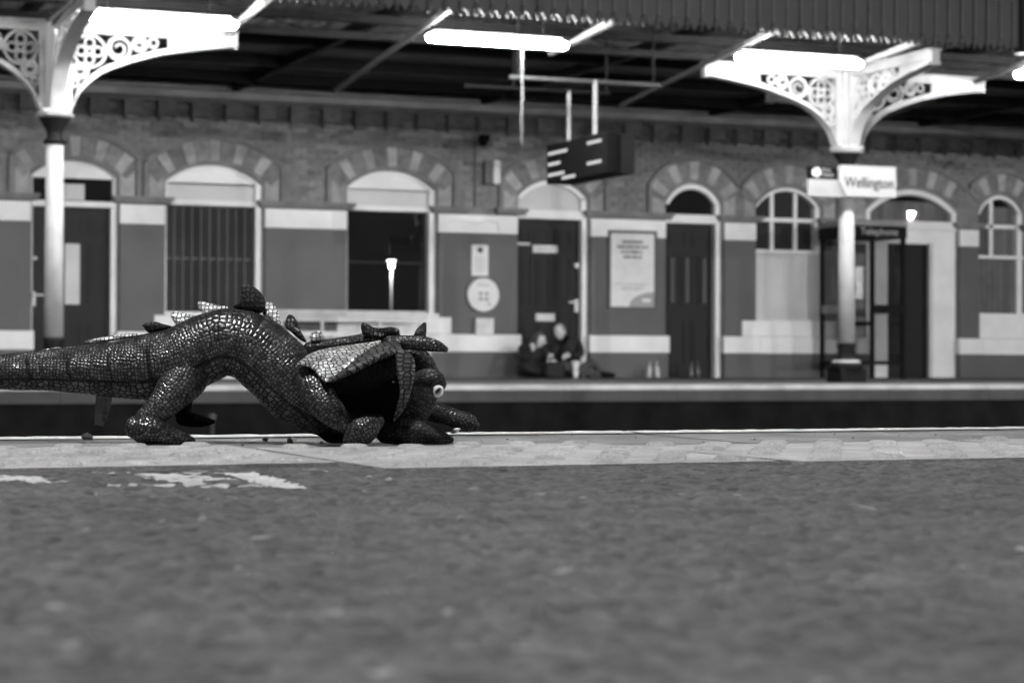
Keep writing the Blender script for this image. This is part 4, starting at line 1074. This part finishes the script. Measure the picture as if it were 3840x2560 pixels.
def pillow(name, outline, w, thick, mat, parent, lean=0., rings=6, sub=5):
    pts = crs([(a, b) for a, b in outline]+[outline[0]], sub)[:-1]
    cx = sum(p[0] for p in pts)/len(pts); cy = sum(p[1] for p in pts)/len(pts); n = len(pts)
    vs = []; uvs = []; fs = []
    zmin = max(p[1] for p in pts)
    for side in (-1, 1):
        o0 = len(vs)
        for j in range(rings+1):
            sc = 1-j/rings*.97; th = thick*math.sqrt(max(0, 1-sc*sc))*side
            for (x, y) in pts:
                X = cx+(x-cx)*sc; Y = cy+(y-cy)*sc
                v = L3((X, Y)); v.y = w+th+lean*(zmin-Y)*PXM; vs.append(tuple(v)); uvs.append((v.x, v.z))
        for j in range(rings):
            for k in range(n): fs.append((o0+j*n+k, o0+j*n+(k+1) % n, o0+(j+1)*n+(k+1) % n, o0+(j+1)*n+k))
        fs.append(tuple(o0+rings*n+k for k in range(n)))
    return finish(name, vs, fs, uvs, {}, mat, parent)
def sheet(name, rows, mat, parent, nu=24, nv=10, thick=.003):
    """rows: list of curves of (px,py,w), equal length; smooth surface through them with thickness"""
    C_ = [crs(r, nu) for r in rows]; cols = [crs([c[i] for c in C_], nv) for i in range(len(C_[0]))]
    nu_, nv_ = len(cols), len(cols[0]); vs = []; uvs = []; fs = []
    G = [[L3(p) for p in c] for c in cols]
    for side in (0, 1):
        for i in range(nu_):
            for j in range(nv_):
                du = G[min(i+1, nu_-1)][j]-G[max(i-1, 0)][j]; dv = G[i][min(j+1, nv_-1)]-G[i][max(j-1, 0)]
                nn = du.cross(dv); nn = nn.normalized() if nn.length > 1e-9 else Vector((0, 1, 0))
                edge = min(i, nu_-1-i, j, nv_-1-j); k = min(1, (edge+.5)/3)
                v = G[i][j]+nn*thick*k*(1 if side else -1); vs.append(tuple(v)); g = G[i][j]; uvs.append((g.x+g.y*.4, g.z+g.y*.4))
        o0 = side*nu_*nv_
        fs += [(o0+i*nv_+j, o0+(i+1)*nv_+j, o0+(i+1)*nv_+j+1, o0+i*nv_+j+1) for i in range(nu_-1) for j in range(nv_-1)]
    return finish(name, vs, fs, uvs, {}, mat, parent)
def body_attr(p, a, s):
    px = p.x/PXM+900; ca = math.cos(a)
    belly = sstep(-.42, -.52, ca) if False else sstep(.40, .50, -ca)
    big = sstep(690, 800, px)*(1-sstep(1000, 1090, px))*sstep(.15, .45, ca)
    st = 0.
    for c in (122, 272, 428, 575):
        st = max(st, (1-sstep(4, 10, abs(px-(c-(ca*18)))))*(sstep(-.5, -.3, ca))*(1-sstep(.45, .7, ca)))
    line = 1-sstep(.012, .035, abs(ca+.43))
    return belly, big, max(st, line*.9)
loft('body', [(-420, 1440, .02, 34), (-260, 1425, .01, 44), (-100, 1408, 0, 54), (20, 1397, 0, 66), (130, 1392, 0, 74), (280, 1388, 0, 87), (400, 1388, 0, 101), (540, 1379, 0, 122), (650, 1362, 0, 128),
              (745, 1318, 0, 127), (835, 1284, 0, 125), (930, 1302, 0, 128), (1010, 1362, 0, 131), (1085, 1432, 0, 132), (1145, 1490, 0, 122), (1180, 1535, .0, 95)], SCB, DR, .9, 56, 12, .012, body_attr)
# hind legs
hl = loft('hind_leg', [(700, 1362, -.006, 104), (690, 1422, -.018, 92), (662, 1474, -.028, 70), (618, 1526, -.034, 53), (570, 1570, -.036, 45)], SCL, DR, .72, 32, 10, .02)
loft('foot', [(530, 1598, -.038, 42), (560, 1603, -.038, 57), (606, 1611, -.038, 51), (655, 1627, -.036, 35), (705, 1640, -.034, 24), (735, 1648, -.032, 15)], SCL, hl, 1., 28, 8, .02, seed=3)
hl2 = loft('hind_leg', [(668, 1430, .045, 52), (655, 1490, .055, 40), (650, 1545, .06, 34)], PLB, DR, .8, 24, 6)
loft('foot', [(650, 1572, .06, 30), (695, 1580, .06, 28), (738, 1586, .06, 19), (768, 1586, .06, 8)], PLB, hl2, 1., 20, 6)
# front legs
fl = loft('front_leg', [(1160, 1400, -.030, 46), (1182, 1440, -.040, 60), (1218, 1498, -.048, 60), (1262, 1548, -.052, 48), (1300, 1575, -.052, 38), (1345, 1588, -.052, 36)], SCL, DR, .8, 32, 10, .02, seed=5)
loft('foot', [(1422, 1570, -.050, 26), (1396, 1584, -.052, 46), (1362, 1604, -.054, 55), (1332, 1625, -.055, 38), (1314, 1641, -.055, 21)], SCL, fl, 1., 28, 8, .02, seed=6)
loft('chest', [(1150, 1540, .012, 60), (1210, 1590, .014, 55), (1235, 1625, .014, 36), (1275, 1640, .012, 20)], PLB, DR, 1.1, 24, 6)
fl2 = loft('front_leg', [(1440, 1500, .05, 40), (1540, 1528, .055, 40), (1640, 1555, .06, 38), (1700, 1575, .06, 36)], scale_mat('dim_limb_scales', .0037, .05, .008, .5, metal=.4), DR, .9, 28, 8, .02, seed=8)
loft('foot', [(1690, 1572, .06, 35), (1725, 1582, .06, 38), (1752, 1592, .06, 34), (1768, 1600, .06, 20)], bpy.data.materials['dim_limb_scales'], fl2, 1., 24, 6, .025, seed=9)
pillow('claw', [(1676, 1622), (1690, 1606), (1714, 1606), (1706, 1618), (1690, 1626)], .035, .004, METALP, fl2)
ell('button', METALP, DR, L3((1074, 1554, .03)), (.0062, .004, .0034))
# neck and head
loft('neck', [(1110, 1400, 0, 100), (1200, 1372, .01, 88), (1300, 1365, .015, 82), (1420, 1360, .02, 78)], PLB, DR, .8, 30, 6)
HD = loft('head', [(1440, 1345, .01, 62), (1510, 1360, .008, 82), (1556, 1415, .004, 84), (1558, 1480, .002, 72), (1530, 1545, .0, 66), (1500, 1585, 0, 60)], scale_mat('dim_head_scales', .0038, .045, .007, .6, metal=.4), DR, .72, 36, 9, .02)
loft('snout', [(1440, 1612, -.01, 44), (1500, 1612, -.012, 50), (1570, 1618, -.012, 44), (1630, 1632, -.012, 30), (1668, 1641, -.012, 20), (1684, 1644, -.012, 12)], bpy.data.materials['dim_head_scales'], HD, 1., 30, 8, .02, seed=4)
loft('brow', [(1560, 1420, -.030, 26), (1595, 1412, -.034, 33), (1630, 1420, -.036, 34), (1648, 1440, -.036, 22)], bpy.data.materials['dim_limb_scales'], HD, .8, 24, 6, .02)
EY = pillow('eye', [(1621, 1460), (1624, 1446), (1640, 1440), (1656, 1446), (1659, 1460), (1655, 1476), (1640, 1486), (1625, 1480)], -.040, .006, gm('glossy_eye', .75, .15, .05, 30), HD, -.15)
pillow('iris', [(1626, 1462), (1634, 1450), (1645, 1446), (1654, 1453), (1650, 1466), (1640, 1474), (1630, 1473)], -.046, .0028, gm('eye_iris', .35, .2, .1, 30), EY)
pillow('pupil', [(1629, 1466), (1636, 1455), (1647, 1450), (1650, 1455), (1643, 1465), (1634, 1470)], -.0492, .002, gm('eye_pupil', .008, .1, .1, 30), EY)
# frill: outer wing coloured as lamplit, rim lip, near drooping flap, lining coloured as shadowed
FR = sheet('frill', [[(1120, 1372, -.036), (1160, 1330, -.026), (1230, 1306, -.016), (1330, 1290, -.010), (1425, 1278, -.008)],
                     [(1138, 1366, -.052), (1180, 1352, -.044), (1262, 1342, -.040), (1335, 1322, -.034), (1425, 1282, -.018)],
                     [(1196, 1370, -.052), (1216, 1400, -.058), (1285, 1372, -.058), (1345, 1330, -.048), (1425, 1286, -.024)],
                     [(1212, 1398, -.058), (1242, 1428, -.070), (1302, 1384, -.068), (1352, 1338, -.055), (1425, 1288, -.026)]], SCH, DR, 12, 6, .002)
sheet('rim', [[(1240, 1429, -.070), (1302, 1382, -.069), (1352, 1336, -.056), (1410, 1294, -.034), (1480, 1272, -.02)],
              [(1250, 1428, -.074), (1330, 1388, -.080), (1395, 1352, -.072), (1450, 1322, -.056), (1500, 1296, -.036)],
              [(1252, 1429, -.070), (1340, 1392, -.072), (1405, 1358, -.064), (1460, 1334, -.050), (1512, 1318, -.034)]], SCR, FR, 10, 6, .002)
sheet('lining', [[(1150, 1345, -.01), (1300, 1310, .0), (1480, 1290, .0)], [(1250, 1424, -.052), (1340, 1388, -.05), (1500, 1318, -.03)], [(1260, 1470, -.03), (1350, 1470, -.02), (1480, 1420, -.01)]], PLB, FR, 10, 6, .002)
loft('throat', [(1250, 1440, .0, 70), (1330, 1480, .0, 80), (1420, 1500, .0, 85), (1470, 1540, 0, 70)], PLB, DR, .5, 24, 6)
pillow('flap', [(1487, 1330), (1505, 1312), (1535, 1318), (1556, 1350), (1558, 1395), (1548, 1450), (1530, 1505), (1508, 1545), (1482, 1572), (1484, 1558), (1500, 1510), (1503, 1450), (1492, 1400)], -.068, .007, SCR, FR, .06)
loft('crest', [(1150, 1306, .012, 26), (1240, 1292, .012, 24), (1340, 1276, .010, 24), (1420, 1262, .008, 26), (1475, 1262, .006, 20)], SCL, DR, 1.6, 24, 6, .02)
pillow('frill_spike', [(1352, 1252), (1347, 1232), (1348, 1214), (1360, 1209), (1378, 1219), (1400, 1228), (1432, 1228), (1460, 1225), (1486, 1233), (1491, 1246), (1478, 1258), (1430, 1268), (1390, 1266)], -.004, .009, SCL, FR)
loft('horn', [(1562, 1285, .004, 25), (1566, 1255, .004, 23), (1574, 1232, .004, 17), (1582, 1214, .004, 8)], bpy.data.materials['dim_limb_scales'], DR, .9, 20, 6, .02)
loft('horn', [(1455, 1284, -.012, 26), (1530, 1284, -.018, 27), (1590, 1288, -.022, 27), (1635, 1298, -.024, 21), (1664, 1309, -.024, 11)], SCL, DR, .9, 24, 8, .02, seed=2)
# back fins
for (pl, mt, ln) in (([(528, 1222), (545, 1212), (578, 1208), (605, 1216), (640, 1226), (625, 1238), (585, 1248), (552, 1249)], SCD, 0.),
                 ([(628, 1182), (634, 1170), (656, 1170), (700, 1180), (756, 1192), (725, 1212), (690, 1226), (664, 1230), (642, 1205)], SCF, .5),
                 ([(729, 1138), (738, 1129), (775, 1138), (812, 1146), (846, 1153), (822, 1172), (788, 1190), (765, 1186), (742, 1164)], SCF, .5),
                 ([(897, 1076), (908, 1067), (935, 1072), (965, 1092), (985, 1122), (984, 1160), (968, 1176), (925, 1176), (880, 1160), (868, 1150), (890, 1138), (896, 1110)], SCD, .0),
                 ([(986, 1134), (1000, 1132), (1020, 1148), (1034, 1172), (1042, 1205), (1060, 1238), (1030, 1222), (1000, 1196), (974, 1174)], SCF, .4),
                 ([(1062, 1200), (1070, 1182), (1086, 1182), (1102, 1200), (1120, 1240), (1142, 1284), (1110, 1268), (1082, 1244), (1062, 1226)], SCL, .2),
                 ([(1152, 1256), (1168, 1242), (1194, 1240), (1198, 1258), (1192, 1278), (1160, 1282)], SCF, .4),
                 ([(310, 1284), (340, 1274), (400, 1262), (470, 1252), (522, 1256), (470, 1272), (390, 1284), (330, 1290)], SCF, .5),
                 ([(-20, 1338), (60, 1326), (140, 1316), (210, 1304), (220, 1316), (140, 1332), (60, 1344), (-20, 1348)], SCF, .4)):
    pillow('back_fin', pl, .004, .0055, mt, DR, ln)
# sewn-in label tag
TG = empty('care_label_pivot', (0, 0, 0)); TG.parent = DR; bpy.data.objects.remove(TG)
tg = sheet('care_label', [[(353, 1478, .012), (350, 1530, .010), (344, 1594, .014)], [(384, 1482, .014), (372, 1540, .016), (360, 1597, .018)], [(418, 1478, .010), (402, 1540, .012), (380, 1601, .012)]], gm('label_satin', .22, .5, .12, 60), DR, 8, 6, .0002)
tb = MB()
for k in range(9):
    a = L3((364, 1502+k*6, .0095)); tb.box(a.x, a.x+random.uniform(.007, .010), a.y-.0015, a.y-.001, a.z, a.z+.0007)
for (qx, qy) in ((380, 1552), (384, 1556), (380, 1574), (383, 1580)):
    a = L3((qx, qy, .008)); tb.box(a.x, a.x+.004, a.y-.001, a.y-.0005, a.z, a.z+.0025)
tb.build('label_print', INK, tg)
